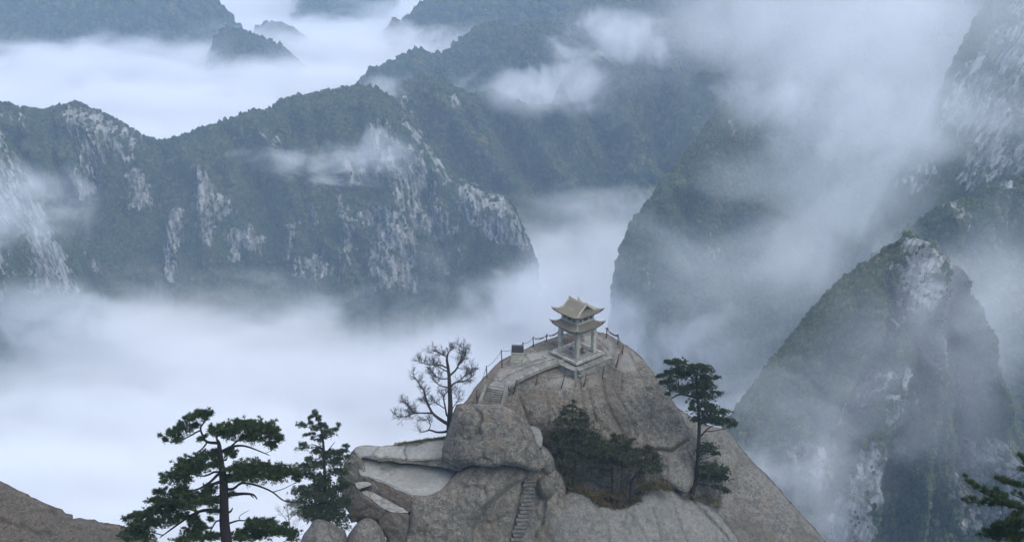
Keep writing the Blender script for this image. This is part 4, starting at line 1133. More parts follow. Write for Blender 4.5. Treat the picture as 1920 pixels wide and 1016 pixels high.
# platform
pf = place(empty('stone_platform')); tag(pf, 'square paved stone platform carrying the pavilion columns', 'platform')
b = MB(); b.box((0, 0, -.22), (2.10, 2.10, .17)); b.build('core', M['stone_pave'], pf)
for side in range(4):
    a = side * math.pi / 2
    for k in range(4):
        l = 1.06
        b = MB(); b.box((0, 0, 0), (l / 2 - .02, .17, .13), bev=.02)
        o = b.build('edge_slab', M['stone'], pf)
        m_ = -1.67 + k * 1.07 + (.02 if k else 0)
        c = Matrix.Rotation(a, 3, 'Z') @ Vector((m_, -2.03, -.12))
        o.location = c; o.rotation_euler = (0, 0, a + R(random.uniform(-.4, .4)))
for i in range(6):
    off = random.uniform(-.2, .2)
    x = -1.84
    while x < 1.8:
        l = random.uniform(.42, .8)
        l = min(l, 1.85 - x)
        if 1.85 - x - l < .2: l = 1.85 - x
        b = MB(); b.box((0, 0, 0), (l / 2 - .024, .60 / 2 - .024, .05), bev=.012)
        o = b.build('paving_stone', M['stone_pave'], pf)
        o.location = (x + l / 2, -1.53 + i * .61, -.045 + random.uniform(-.015, .012)); o.rotation_euler = (R(random.uniform(-.8, .8)), R(random.uniform(-.8, .8)), R(random.uniform(-1, 1)))
        x += l

# pavilion
pv = place(empty('pavilion')); tag(pv, 'small square stone pavilion with two tiers of upturned tiled eaves on the summit', 'pavilion')
CH = 1.30
for sx in (-1, 1):
    for sy in (-1, 1):
        b = MB(); b.box((0, 0, 1.56), (.215, .215, 1.56), bev=.03)
        o = b.build('column', M['stone'], pv); o.location = (sx * CH, sy * CH, .012)
ZB = 3.13
for s_ in range(4):
    a = s_ * math.pi / 2
    b = MB()
    b.box((0, 0, 0), (CH - .22, .17, .19), bev=.02)
    # haunches under the beam ends
    for q in (-1, 1):
        x0, x1 = q * (CH - .22), q * (CH - .55)
        b.hexa([(x0, -.12, -.46), (x0, .12, -.46), (x0, .12, -.19), (x0, -.12, -.19), (x1, -.12, -.24), (x1, .12, -.24), (x1, .12, -.19), (x1, -.12, -.19)] if q > 0 else
               [(x1, -.12, -.24), (x1, .12, -.24), (x1, .12, -.19), (x1, -.12, -.19), (x0, -.12, -.46), (x0, .12, -.46), (x0, .12, -.19), (x0, -.12, -.19)])
    o = b.build('lintel', M['stone'], pv)
    o.location = Matrix.Rotation(a, 3, 'Z') @ Vector((0, -CH, ZB - .19)); o.rotation_euler = (0, 0, a)
    if s_ == 0:
        # four small carved characters on the front lintel
        for k in range(4):
            g_ = MB(); x = -.48 + k * .32
            for (u0, v0, u1, v1) in [((-.08, .07, .08, .07), (0, .09, 0, -.08), (-.08, -.03, .08, -.03)), ((-.08, .08, .08, .08), (-.06, .0, .06, 0), (0, .08, 0, -.09), (-.08, -.09, .08, -.09)),
                                     ((-.07, .09, -.07, -.09), (.06, .09, .06, -.09), (-.07, .0, .06, .0)), ((-.08, .05, .08, .05), (-.01, .05, -.08, -.09), (.01, .05, .08, -.09))][k]:
                L_ = math.hypot(u1 - u0, v1 - v0); an = math.atan2(v1 - v0, u1 - u0)
                cx_, cz_ = (u0 + u1) / 2, (v0 + v1) / 2
                du, dv = math.cos(an) * L_ / 2, math.sin(an) * L_ / 2
                nx, nz2 = -math.sin(an) * .013, math.cos(an) * .013
                P_ = [(x + cx_ - du + nx, -.185, cz_ - dv + nz2), (x + cx_ + du + nx, -.185, cz_ + dv + nz2), (x + cx_ + du + nx, -.168, cz_ + dv + nz2), (x + cx_ - du + nx, -.168, cz_ - dv + nz2),
                      (x + cx_ - du - nx, -.185, cz_ - dv - nz2), (x + cx_ + du - nx, -.185, cz_ + dv - nz2), (x + cx_ + du - nx, -.168, cz_ + dv - nz2), (x + cx_ - du - nx, -.168, cz_ - dv - nz2)]
                g_.hexa(P_)
            g_.build('carved_character', M['shade_lettering'], o)

def roof_sheet(hi, ho, zi, zo, lift, name, thick=.10, hi_y=None, sag=.10, npan=12):
    """hipped skirt: inner half size hi, outer ho; corners lift up; tile ridges run down each side"""
    hi_y = hi if hi_y is None else hi_y
    b, tl, hp = MB(), MB(), MB()
    def S_(side, u, v):
        # u -1..1 along, v 0 inner..1 outer; returns local point
        ix = (hi if side % 2 == 0 else hi_y) * u
        iy = (hi_y if side % 2 == 0 else hi)
        ox = ho * u
        x = ix + (ox - ix) * v
        y = iy + (ho - iy) * v
        z = zi + (zo - zi) * (v ** .8) + lift * (abs(u) ** 5.5) * v ** 2 - sag * math.sin(math.pi * v) * .5
        e = 1 + .03 * (abs(u) ** 5) * v
        p = Vector((x * e, -y * e, z))
        return Matrix.Rotation(side * math.pi / 2, 3, 'Z') @ p
    nu, nv_ = 24, 6
    for side in range(4):
        V = []
        for dz in (0, -thick):
            for j in range(nv_ + 1):
                for i in range(nu + 1):
                    q = S_(side, -1 + 2 * i / nu, j / nv_)
                    V.append((q.x, q.y, q.z + dz * (.4 + .6 * j / nv_)))
        m_ = (nu + 1) * (nv_ + 1)
        fs = []
        for j in range(nv_):
            for i in range(nu):
                a = j * (nu + 1) + i
                fs.append((a, a + nu + 1, a + nu + 2, a + 1))
                fs.append((a + m_, a + 1 + m_, a + nu + 2 + m_, a + nu + 1 + m_))
        for i in range(nu):
            a = nv_ * (nu + 1) + i
            fs.append((a, a + m_, a + m_ + 1, a + 1))
            a = i
            fs.append((a, a + 1, a + m_ + 1, a + m_))
        b.add(V, fs)
        for k in range(npan + 1):
            xo = -ho + 2 * ho * (k + .5) / (npan + 1)
            pts = []
            for j in range(9):
                v = j / 8
                half = (hi if side % 2 == 0 else hi_y)
                w = half + (ho - half) * v
                if abs(xo) > w * .985: continue
                q = S_(side, xo / w, v); q.z += .04
                pts.append(q)
            if len(pts) > 1:
                e_ = pts[-1] + (pts[-1] - pts[-2]) * .12
                pts.append(e_)
                tl.tube([tuple(q) for q in pts], .052, 6)
        pts = [S_(side, 1, j / 8) for j in range(9)]
        pts.append(pts[-1] + (pts[-1] - pts[-2]).normalized() * .10 + Vector((0, 0, .05)))
        h_ = MB(); h_.tube([(q.x, q.y, q.z + .03) for q in pts], [.075] * 8 + [.07, .045], 6)
        h_.build('hip_ridge', M['roof'], pv, smooth=True)
    b.build(name, M['roof_bed'], pv, smooth=False)
    t_ = tl.build('roof_tiles', M['roof'], pv, smooth=True); t_['kind'] = 'stuff'
roof_sheet(1.22, 2.10, 4.06, 3.44, .38, 'lower_roof')
# band of openings between the two roofs
BZ0, BZ1, BH = 3.98, 5.02, 1.30
b = MB(); b.box((0, 0, (BZ0 + BZ1) / 2), (BH - .16, BH - .16, (BZ1 - BZ0) / 2)); b.build('opening_shade', M['shade_lettering'], pv)  # dark block puts the shade of the openings into colour
wl = MB()
wl.box((0, 0, BZ0 + .08), (BH, BH, .10)); wl.box((0, 0, BZ1 - .06), (BH + .01, BH + .01, .08))
wl.build('wall_band', M['stone'], pv)
for s_ in range(4):
    a = s_ * math.pi / 2
    rot = Matrix.Rotation(a, 3, 'Z')
    # piers, leaving three openings: small, wide, small
    for (xc, hw) in ((-1.10, .165), (-.46, .12), (.46, .12), (1.10, .165)):
        if abs(xc) > 1 and s_ % 2: hw2 = hw
        b = MB(); b.box((0, 0, 0), (hw, .07, (BZ1 - BZ0) / 2 - .145), bev=.01)
        o = b.build('pier', M['stone'], pv); o.location = rot @ Vector((xc, -BH + .072, (BZ0 + BZ1) / 2)); o.rotation_euler = (0, 0, a)
    for xc, w_ in ((-.765, .185), (0, .34), (.765, .185)):
        f_ = MB()
        zc = (BZ0 + BZ1) / 2
        f_.box((0, 0, .30), (w_, .045, .03)); f_.box((0, 0, -.30), (w_, .045, .03))
        o = f_.build('window', M['stone'], pv); o.location = rot @ Vector((xc, -BH + .06, zc)); o.rotation_euler = (0, 0, a)
roof_sheet(1.22, 1.98, 5.42, 5.08, .26, 'upper_roof', hi_y=.92, sag=.06, npan=12)
# gabled top: two slopes from the ridge, ridge along local x
g1, g2, zr, zs = 1.34, .98, 6.14, 5.20
gb = MB(); tl = MB()
prof = [(0, zr), (.25, 5.90), (.5, 5.69), (.78, 5.51), (1.02, 5.38)]
for sy in (-1, 1):
    V = []
    for dz in (0, -.08):
        for y, z in prof:
            V += [(-g1, sy * y, z + dz), (g1, sy * y, z + dz)]
    m_ = len(prof) * 2
    fs = []
    for k in range(len(prof) - 1):
        a = 2 * k
        fs.append((a, a + 2, a + 3, a + 1) if sy < 0 else (a, a + 1, a + 3, a + 2))
        fs.append((a + m_, a + 1 + m_, a + 3 + m_, a + 2 + m_) if sy < 0 else (a + m_, a + 2 + m_, a + 3 + m_, a + 1 + m_))
        fs.append((a, a + m_, a + m_ + 2, a + 2)); fs.append((a + 1, a + 3, a + m_ + 3, a + m_ + 1))
    fs.append((m_ - 2, m_ - 1, 2 * m_ - 1, 2 * m_ - 2))
    gb.add(V, fs)
    for k in range(10):
        x = -g1 + .14 + k * (2 * g1 - .28) / 9
        tl.tube([(x, sy * y, z + .04) for y, z in prof] + [(x, sy * 1.08, 5.37)], .052, 6)
# gable ends set in
for sx in (-1, 1):
    x = sx * (g1 - .16)
    V = [(x, y, z - .04) for y, z in reversed([(-y, z) for y, z in prof])]
    V = [(x, -y, z - .05) for y, z in prof[::-1]] + [(x, y, z - .05) for y, z in prof[1:]]
    V2 = [(x - sx * .08, p_[1], p_[2]) for p_ in V]
    nn_ = len(V)
    gm_ = MB(); gm_.add(V + V2, [tuple(range(nn_)), tuple(range(2 * nn_ - 1, nn_ - 1, -1))] + [(i, i + nn_, (i + 1) % nn_ + nn_, (i + 1) % nn_) for i in range(nn_)])
    gm_.build('gable', M['shade_lettering'], pv)  # gable end coloured dark to paint in the recess shade
    for sy in (-1, 1):
        bb = MB()
        bb.tube([(sx * (g1 + .02), sy * y, z + .05) for y, z in prof], .085, 6)
        bb.box((sx * (g1 + .02), sy * 1.04, 5.37), (.11, .11, .12), bev=.03)
        bb.build('barge_ridge', M['roof'], pv, smooth=False)
gb.build('gable_roof', M['roof_bed'], pv)
t_ = tl.build('roof_tiles', M['roof'], pv, smooth=True); t_['kind'] = 'stuff'
b = MB(); b.box((0, 0, zr + .06), (g1 + .05, .075, .11), bev=.03); b.build('ridge', M['roof'], pv)
for sx in (-1, 1):
    b = MB()
    b.hexa([(sx * (g1 - .05) - .1, -.09, zr + .12), (sx * (g1 - .05) + .1, -.09, zr + .12), (sx * (g1 - .05) + .1, .09, zr + .12), (sx * (g1 - .05) - .1, .09, zr + .12),
            (sx * (g1 - .0) - .09, -.06, zr + .24), (sx * g1 + .07, -.06, zr + .28), (sx * g1 + .07, .06, zr + .28), (sx * (g1) - .09, .06, zr + .24)])
    b.box((sx * (g1 - .16), 0, zr + .18), (.05, .05, .07), taper=.6)
    b.build('ridge_ornament', M['roof'], pv)

# stone table and stools under the roof
tb = empty('stone_table', LOC, PHI); tag(tb, 'round stone chess table in the middle of the pavilion', 'table')
def lathe(prof_, n=20):
    V, fs = [], []
    for r_, z_ in prof_:
        for k in range(n): V.append((r_ * math.cos(2 * math.pi * k / n), r_ * math.sin(2 * math.pi * k / n), z_))
    for i in range(len(prof_) - 1):
        for k in range(n): fs.append((i * n + k, i * n + (k + 1) % n, (i + 1) * n + (k + 1) % n, (i + 1) * n + k))
    fs.append(tuple(range(n - 1, -1, -1))); fs.append(tuple(range((len(prof_) - 1) * n, len(prof_) * n)))
    b = MB(); b.add(V, fs); return b
lathe([(.26, .01), (.22, .08), (.17, .3), (.2, .5), (.24, .56)], 16).build('pedestal', M['stone'], tb, smooth=True)
lathe([(.42, .562), (.47, .58), (.47, .66), (.44, .68)], 20).build('tabletop', M['stone'], tb)
for k, (x, y) in enumerate(((-.85, -.25), (.8, .35), (.15, .85), (-.1, -.85))):
    o = lathe([(.15, 0), (.2, .12), (.215, .24), (.19, .38), (.16, .42)], 14).build('stone_stool', M['stone_pave'], smooth=True)
    c = Matrix.Rotation(PHI, 3, 'Z') @ Vector((x, y, 0))
    o.location = (PC[0] + c.x, PC[1] + c.y, Z0 + .01)
    tag(o, ['drum-shaped stone stool left of the chess table under the pavilion roof', 'drum-shaped stone stool right of the chess table under the pavilion roof',
            'drum-shaped stone stool behind the chess table, nearest the far rock lip', 'drum-shaped stone stool before the chess table, nearest the front column'][k], 'stool', 'stone stools round the chess table')

# ------------------------------------------------------------------ path, curbs and stair
pt = empty('stone_path', DOME.at(950, 715)); tag(pt, 'path of rough stone slabs curving from the stair up to the pavilion', 'path')
pl = Vector(pt.location)
def gpt(x, y, dz=0.0):
    p = DOME.at(x, y)
    return Vector((p[0], p[1], p[2] + dz))
def slab_quad(corners, top, th, mat, name, parent, base):
    """a flat stone on four ground points (world), raised by top, th thick"""
    P_ = [c - base for c in corners]
    b = MB()
    cen = sum(P_, Vector()) / 4
    P_ = [cen + (q - cen) * .965 for q in P_]
    lo = [(q.x, q.y, q.z + top - th) for q in P_]; hi_ = [(cen.x + (q.x - cen.x) * .985, cen.y + (q.y - cen.y) * .985, q.z + top + random.uniform(-.008, .008)) for q in P_]
    b.hexa(lo + hi_)
    return b.build(name, mat, parent)
low = [(952, 724), (972, 709), (993, 698), (1024, 685), (1056, 675)]
mid = [(944, 718), (958, 706), (978, 695), (1012, 682), (1047, 671)]
upp = [(935, 712), (948, 702.5), (966, 693), (1000, 681), (1040, 669)]
def along(line, t):
    n_ = len(line) - 1
    t = min(max(t, 0), 1) * n_
    i = min(int(t), n_ - 1); f_ = t - i
    a, b = line[i], line[i + 1]
    return (a[0] + (b[0] - a[0]) * f_, a[1] + (b[1] - a[1]) * f_)
def zpath(t): return 530.75 + .5 * min(t * 1.5, 1)
def wpt(line, t, z):
    x, y = along(line, t); p = PZ(x, y, z); return Vector(p)
for A_, B_, nsl, nm, m_, dz in ((low, mid, 15, 'paving_stone', M['stone_pave'], 0), (mid, upp, 12, 'paving_stone', M['stone_pave'], .01)):
    for k in range(nsl):
        t0, t1 = k / nsl, (k + 1) / nsl
        z0_, z1_ = zpath(t0) + dz, zpath(t1) + dz
        slab_quad([wpt(A_, t0, z0_), wpt(A_, t1, z1_), wpt(B_, t1, z1_), wpt(B_, t0, z0_)], random.uniform(-.015, .02), .12, m_, nm, pt, pl)
# raised curbs
for line, nsl, wpx, hh in ((low, 11, 5.0, .16), (upp, 8, 3.6, .10)):
    l2 = [(x + wpx * .55, y + wpx * .9) for x, y in line]
    for k in range(nsl):
        t0, t1 = k / nsl, (k + 1) / nsl
        z0_, z1_ = zpath(t0), zpath(t1)
        slab_quad([wpt(l2, t0, z0_), wpt(l2, t1, z1_), wpt(line, t1, z1_), wpt(line, t0, z0_)], hh, .34 if line is low else .2, M['stone_curb'], 'curb_stone', pt, pl)
# landing slabs above the stair
for i in range(4):
    for j in range(4):
        def lp(u, v):
            a = (917 + (944 - 917) * u, 722 + (728 - 722) * u); c = (931 + (950 - 931) * u, 709 + (716 - 709) * u)
            q = (a[0] + (c[0] - a[0]) * v, a[1] + (c[1] - a[1]) * v)
            return Vector(PZ(q[0], q[1], 530.72))
        o_ = (j % 2) * .1
        u0, u1 = max(i / 4 - o_, 0), min((i + 1) / 4 - (o_ if i < 3 else 0), 1)
        slab_quad([lp(u0, j / 4), lp(u1, j / 4), lp(u1, (j + 1) / 4), lp(u0, (j + 1) / 4)], random.uniform(-.01, .012), .15, M['stone_pave'], 'paving_stone', pt, pl)

st = empty('stone_stair', PZ(922, 757, 529.2)); tag(st, 'flight of stone steps with side walls climbing from behind the great boulder', 'stairs')
sl = Vector(st.location)
nst = 8
for k in range(nst):
    t0 = k / nst; t1 = (k + 1) / nst
    z = 530.62 - .215 * k
    L0, L1 = (917.6 - 13.4 * t0, 723.5 + 36 * t0), (917.6 - 13.4 * t1, 723.5 + 36 * t1)
    R0, R1 = (945.8 - 9.5 * t0, 728.6 + 32.5 * t0), (945.8 - 9.5 * t1, 728.6 + 32.5 * t1)
    a_, b_ = Vector(PZ(*L0, z)), Vector(PZ(*R0, z))
    u = (b_ - a_); u.z = 0; dd = Vector((u.y, -u.x, 0)).normalized()
    dep_ = .40
    half = (a_ + b_) / 2
    for (p0, p1) in ((a_, half - u * .004), (half + u * .004, b_)) if k % 3 else ((a_, b_),):
        c0 = p0 - dd * .03; c1 = p1 - dd * .03
        f0 = p0 + dd * dep_; f1 = p1 + dd * dep_
        b = MB()
        b.hexa([tuple(q - sl + Vector((0, 0, -.32))) for q in (f0, f1, c1, c0)] + [tuple(q - sl + Vector((0, 0, random.uniform(-.01, .01)))) for q in (f0, f1, c1, c0)])
        b.build('step', M['stone_curb'], st)
for (ax, ay, bx, by, w_) in ((911.5, 720, 897, 759, 5.5), (950.5, 722, 941.5, 759, 7)):
    for k in range(5):
        t0, t1 = k / 5, (k + 1) / 5
        def wq(t, o_):
            z = 530.95 - 1.62 * t
            return Vector(PZ(ax + (bx - ax) * t + o_, ay + (by - ay) * t, z))
        P4 = [wq(t1, -w_ * .5), wq(t1, w_ * .5), wq(t0, w_ * .5), wq(t0, -w_ * .5)]
        b = MB(); P_ = [q - sl for q in P4]
        cen = sum(P_, Vector()) / 4
        P_ = [cen + (q - cen) * .985 for q in P_]
        b.hexa([(q.x, q.y, q.z - .8) for q in P_] + [tuple(q) for q in P_])
        b.build('side_stone', M['stone_curb'], st)

# ------------------------------------------------------------------ inscribed stele
sb = PZ(970.5, 679.5, 531.0)
se = empty('stele', sb, R(-4)); tag(se, 'dark slate tablet on a pale stone pedestal near the left chain railing', 'monument')
b = MB(); b.box((0, 0, .10), (.78, .42, .16), bev=.03); b.build('plinth', M['stone'], se)
b = MB(); b.box((0, 0, .72), (.66, .33, .46), taper=.97, bev=.02); b.build('pedestal', M['stone'], se)
b = MB(); b.box((0, 0, 1.23), (.74, .38, .05), bev=.02); b.build('cap', M['stone'], se)
b = MB(); b.box((0, 0, 1.70), (.67, .17, .42), bev=.02); tb_ = b.build('tablet', M['plaque'], se)
b = MB()
for q in range(9):
    x = -.54 + q * .135
    for r_ in range(11):
        if random.random() < .86:
            z = 2.0 - r_ * .056
            b.box((x, -.1725, z), (.028, .0025, .016))
o = b.build('inscription', M['roof_bed'], tb_); o['kind'] = 'stuff'

# ------------------------------------------------------------------ iron posts and chains round the rim
posts = [((895, 755), (893, 733), 0), ((913, 708.5), (912, 686.7), 0), ((941.5, 688), (940, 657), 0), ((980.8, 664), (980.5, 642.6), 0), ((1000, 648), (999.7, 632), 0), ((1024.6, 640.5), (1025.4, 627), 0),
         ((1046.7, 633), (1047, 620), 0), ((1137, 634), (1138, 615.5), 2), ((1158.7, 646), (1159, 627), 1), ((1167, 663), (1168.5, 649), 2), ((1155, 689), (1161, 663.6), 1), ((1129, 711.5), (1133, 686.7), 0),
         ((1093.8, 728.5), (1099.7, 702), 1), ((1051, 732), (1058.7, 704), 0), ((1004, 725.5), (1008, 703), 0), ((963, 736), (969, 713.6), 1)]
pwhere = ['iron chain post lowest on the left rim beside the stair', 'iron chain post on the left rim left of the path landing', 'tall iron chain post left of the slate tablet', 'iron chain post just behind the slate tablet',
          'iron chain post first right of the slate tablet', 'iron chain post midway between tablet and pavilion', 'iron chain post half hidden behind the left pavilion column',
          'iron chain post with a big red bow right of the pavilion', 'iron chain post with a small ribbon at the right end of the red ribbon chain', 'short iron post all wrapped in red on the right rim',
          'leaning iron post at the right end of the terrace', 'leaning iron post below the right terrace wall', 'leaning iron post with a red tip below the terrace corner', 'leaning iron post below the middle of the path',
          'leaning iron post below the path, second from the stair', 'leaning iron post with a red tip at the foot of the path beside the stair']
tops = []
for i, ((bx, by), (tx, ty), red) in enumerate(posts):
    b0 = DOME.at(bx, by)
    top = PY(tx, ty, b0[1] + (.0 if i < 11 else -.15))
    o = empty('iron_post', b0); tag(o, pwhere[i], 'post', 'iron posts of the chain railing')
    d = top - b0
    b = MB(); b.tube([-.25 * d / np.linalg.norm(d), d * .5, d], [.062, .058, .055], 8); b.build('shaft', M['iron'], o, smooth=True)
    b = MB(); b.tube([d * .985, d * 1.0 + [0, 0, .03], d + [0, 0, .09]], [.07, .072, .04], 8); b.build('knob', M['iron'] if red == 0 else M['ribbon'], o, smooth=True)
    if red == 2:
        b = MB()
        for k in range(9):
            an = k * 2.4; h_ = d * (.93 if i == 7 else random.uniform(.6, .95))
            r_ = .08 if i == 7 else .04
            e_ = h_ + np.array([math.cos(an) * r_ * 2.2, math.sin(an) * r_, random.uniform(-.18, .16)])
            w_ = np.array([0, 0, .07])
            b.add([h_ - w_ * .4, e_ - w_, e_ + w_, h_ + w_ * .4, h_ + [0, .03, 0], e_ + [0, .03, 0]], [(0, 1, 2, 3), (3, 2, 5, 4), (0, 4, 5, 1)])
        b.build('red_bow' if i == 7 else 'red_wrap', M['ribbon'], o)
    tops.append(top)
chains = [(0, 1, 0), (1, 2, 0), (2, 3, 0), (3, 4, 0), (4, 5, 1), (5, 6, 1), (7, 8, 2), (8, 9, 0), (9, 10, 0), (10, 11, 0), (11, 12, 0), (12, 13, 0), (13, 14, 0), (14, 15, 0)]
clab = ['chain climbing the left rim from the lowest post beside the stair', 'chain running up to the tall post left of the slate tablet', 'chain passing behind the slate tablet', 'chain between tablet post and the next post right of it',
        'chain hung with padlocks midway between tablet and pavilion', 'chain hung with padlocks ending behind the left pavilion column', 'chain hung thick with red ribbons right of the pavilion',
        'chain dropping from the ribbon post on the right rim', 'chain from the red wrapped post to the leaning post at the terrace end', 'chain between the two leaning posts at the right of the terrace',
        'thin chain below the terrace corner', 'thin chain below the joint of terrace and path', 'thin chain below the middle of the path', 'thin chain nearest the stair wall below the path']
for i, (a, b_, orn) in enumerate(chains):
    A_, B_ = tops[a], tops[b_]
    o = empty('chain', (A_ + B_) / 2); tag(o, clab[i], 'chain', 'chains of the railing')
    c0 = (A_ + B_) / 2
    L_ = np.linalg.norm(B_ - A_)
    m_ = 14
    pts = [A_ + (B_ - A_) * k / m_ + np.array([0, 0, -.07 - (.07 + .075 * L_) * 4 * (k / m_) * (1 - k / m_)]) - c0 for k in range(m_ + 1)]
    lk = MB()
    # links: short fat and thin stretches
    fine = []
    for k in range(m_):
        for q in range(4):
            fine.append(pts[k] + (pts[k + 1] - pts[k]) * q / 4)
    fine.append(pts[-1])
    lk.tube(fine, [(.034 if k % 2 else .020) for k in range(len(fine))], 5)
    lk.build('links', M['iron'], o)
    if orn:
        for k in range(2, len(fine) - 1, 3 if orn == 2 else 4):
            if random.random() < .2: continue
            p = fine[k]
            bb = MB()
            if orn == 1:
                bb.box((p[0], p[1], p[2] - .10), (.05, .03, .06), bev=.012)
                bb.build('padlock', M['lock'] if random.random() < .9 else M['ribbon'], o)
            else:
                h_ = random.uniform(.12, .24)
                bb.add([(p[0] - .05, p[1], p[2]), (p[0] + .05, p[1], p[2]), (p[0] + .03, p[1] + .03, p[2] - h_), (p[0] - .06, p[1] - .03, p[2] - h_ * .9), (p[0], p[1] + .04, p[2] - h_ * .4)], [(0, 1, 2, 3), (0, 4, 2), (1, 4, 3)])
                bb.build('ribbon', M['ribbon'], o)
    else:
        pass
print('fg rocks done')
# ------------------------------------------------------------------ trees
def mpp(x, y, Y):
    """metres per photo pixel at that place"""
    p = PY(x, y, Y)
    return (SA * p[1] - CA * (p[2] - CAMZ)) / F

def smooth_path(pts, m=4):
    p = np.array(pts, float)
    if len(p) < 3:
        return np.array([p[0] + (p[-1] - p[0]) * t for t in np.linspace(0, 1, m + 1)])
    out = []
    n = len(p)
    for i in range(n - 1):
        a, b, c, d = p[max(i - 1, 0)], p[i], p[i + 1], p[min(i + 2, n - 1)]
        for k in range(m):
            t = k / m
            out.append(.5 * ((2 * b) + (-a + c) * t + (2 * a - 5 * b + 4 * c - d) * t * t + (-a + 3 * b - 3 * c + d) * t ** 3))
    out.append(p[-1])
    return np.array(out)

class Needles:
    def __init__(s): s.V = []; s.F = []; s.T = []; s.n = 0
    def tuft(s, c, axis, L, nb, w, spread=1.0):
        axis = axis / (np.linalg.norm(axis) + 1e-9)
        d = rng.normal(size=(nb, 3)) * .62 * spread + axis
        d /= np.linalg.norm(d, axis=1)[:, None] + 1e-9
        sd = np.cross(d, rng.normal(size=(nb, 3)))
        sd /= np.linalg.norm(sd, axis=1)[:, None] + 1e-9
        l = L * rng.uniform(.7, 1.15, (nb, 1))
        b = c + d * l * .05
        V = np.stack([b - sd * w * .7, b + d * l * .55 + sd * w, b + d * l, b + d * l * .5 - sd * w], 1).reshape(-1, 3)
        s.V.append(V); s.T.append(np.full(len(V), rng.random()))
        ii = s.n + np.arange(nb)[:, None] * 4 + np.arange(4)
        s.F.append(ii); s.n += len(V)
    def build(s, name, mat, parent=None):
        V = np.concatenate(s.V); Fc = np.concatenate(s.F)
        me = np_mesh(name, V, Fc, smooth=False)
        fattr(me, 'tone', np.concatenate(s.T))
        return link(name, me, mat, parent)

def pine(label, Y, trunk, limbs, pads, L, nb, w, dens=.2, mat='needle_near', seed=1, twig=.5, depth=.8, group=None, tips=(), name='pine_tree', drop=.35):
    rnd = random.Random(seed)
    tp = [(x, y, r) for x, y, r in trunk]
    base = PY(tp[0][0], tp[0][1], Y)
    root = empty(name, base)
    tag(root, label, 'tree', group)
    sp = smooth_path([(x, y, r, 0.0) for x, y, r in tp], 4)
    tw = np.array([PY(q[0], q[1], Y + .12 * math.sin(q[1] / 14.0)) for q in sp]); tr_ = np.array([max(q[2], .4) * mpp(q[0], q[1], Y) for q in sp])
    b = MB(); b.tube(tw - base, tr_, 9)
    lb = MB(); tg = MB()
    nodes = [(q[0], q[1], w_, r_ / 2, 'T') for q, w_, r_ in zip(sp, tw, tr_)]
    trunk_n = list(nodes)
    def add_limb(pts, dY):
        P_ = smooth_path([(x, y, r) for x, y, r in pts], 3)
        q0 = min(trunk_n + nodes, key=lambda n_: (n_[0] - P_[0][0]) ** 2 + (n_[1] - P_[0][1]) ** 2)
        y0 = q0[2][1]
        W_ = []
        for k, q in enumerate(P_):
            t = k / (len(P_) - 1)
            W_.append(PY(q[0], q[1], y0 + dY * t + .06 * math.sin(k * 1.7)))
        W_ = np.array(W_)
        W_[0] = W_[0] * .3 + q0[2] * .7
        rr = np.array([max(q[2], .3) * mpp(q[0], q[1], Y) for q in P_])
        lb.tube(W_ - base, rr, 6)
        for q, w_, r_ in zip(P_, W_, rr): nodes.append((q[0], q[1], w_, r_, 'L'))
    for pts in limbs:
        ln = math.hypot(pts[-1][0] - pts[0][0], pts[-1][1] - pts[0][1]) * mpp(pts[0][0], pts[0][1], Y)
        add_limb(pts, rnd.uniform(-.45, .45) * ln)
    nd = Needles()
    for (x, y, rx, ry) in pads:
        near = min(nodes, key=lambda n_: ((n_[0] - x) / max(rx, 1)) ** 2 + ((n_[1] - y) / max(rx * .7, 1)) ** 2)
        if math.hypot(near[0] - x, near[1] - y) > max(rx * 1.5, 16):
            # a limb of its own, leaving the trunk lower down
            dxp = abs(near[0] - x)
            cand = min(nodes if math.hypot(near[0] - x, near[1] - y) < 40 else trunk_n, key=lambda n_: abs(n_[1] - (y + drop * abs(n_[0] - x) + 3)) + .2 * abs(n_[0] - x))
            r0 = max(.45, .011 * math.hypot(cand[0] - x, cand[1] - y) + .4)
            mx, my = cand[0] + (x - cand[0]) * .5, cand[1] + (y - cand[1]) * .35
            m = mpp(x, y, Y)
            add_limb([(cand[0], cand[1], r0), (mx, my, r0 * .75), (x, y + ry * .2, r0 * .4)], rnd.uniform(-.5, .5) * math.hypot(cand[0] - x, cand[1] - y) * m)
            near = nodes[-1]
        m = mpp(x, y, Y)
        c = PY(x, y, near[2][1] + rnd.uniform(-.15, .15) * rx * m)
        n = max(int(rx * ry * dens), 5)
        ng = max(n // 9, 2)
        R3 = np.array([rx * m, rx * m * depth, ry * m])
        gc = []
        for _ in range(ng):
            v = np.array([rnd.gauss(0, 1), rnd.gauss(0, 1), rnd.gauss(0, 1)]); v /= np.linalg.norm(v) + 1e-9
            v *= rnd.random() ** .4
            if v[2] < -.45: v[2] *= .4
            gc.append(c + v * R3 * .85)
        for g_ in gc:
            a = near[2]
            mid = (a + g_) / 2 + np.array([0, 0, -.08 * np.linalg.norm(g_ - a)])
            tg.tube([a - base, mid - base, g_ - base], [twig * .028, twig * .02, twig * .012], 4, cap=False)
            for _ in range(n // ng + 1):
                v = np.array([rnd.gauss(0, 1), rnd.gauss(0, 1), rnd.gauss(0, 1)]) * .30
                p = g_ + v * np.array([R3[0], R3[1], max(R3[2] * .8, L * .8)]) * (.9 if rx > 10 else .7)
                ax = (p - c) / R3 * .5 + np.array([0, 0, 1.0])
                nd.tuft(p - base, ax, L * rnd.uniform(.8, 1.2), nb, w)
                if rnd.random() < .25: tg.tube([g_ - base, p - base], [twig * .012, twig * .007], 3, cap=False)
    b.build('trunk', M['bark'], root, smooth=True)
    if lb.v: lb.build('branches', M['bark'], root, smooth=True)
    tg.build('twigs', M['bark'], root)
    nd.build('crown', M[mat], root)
    return root

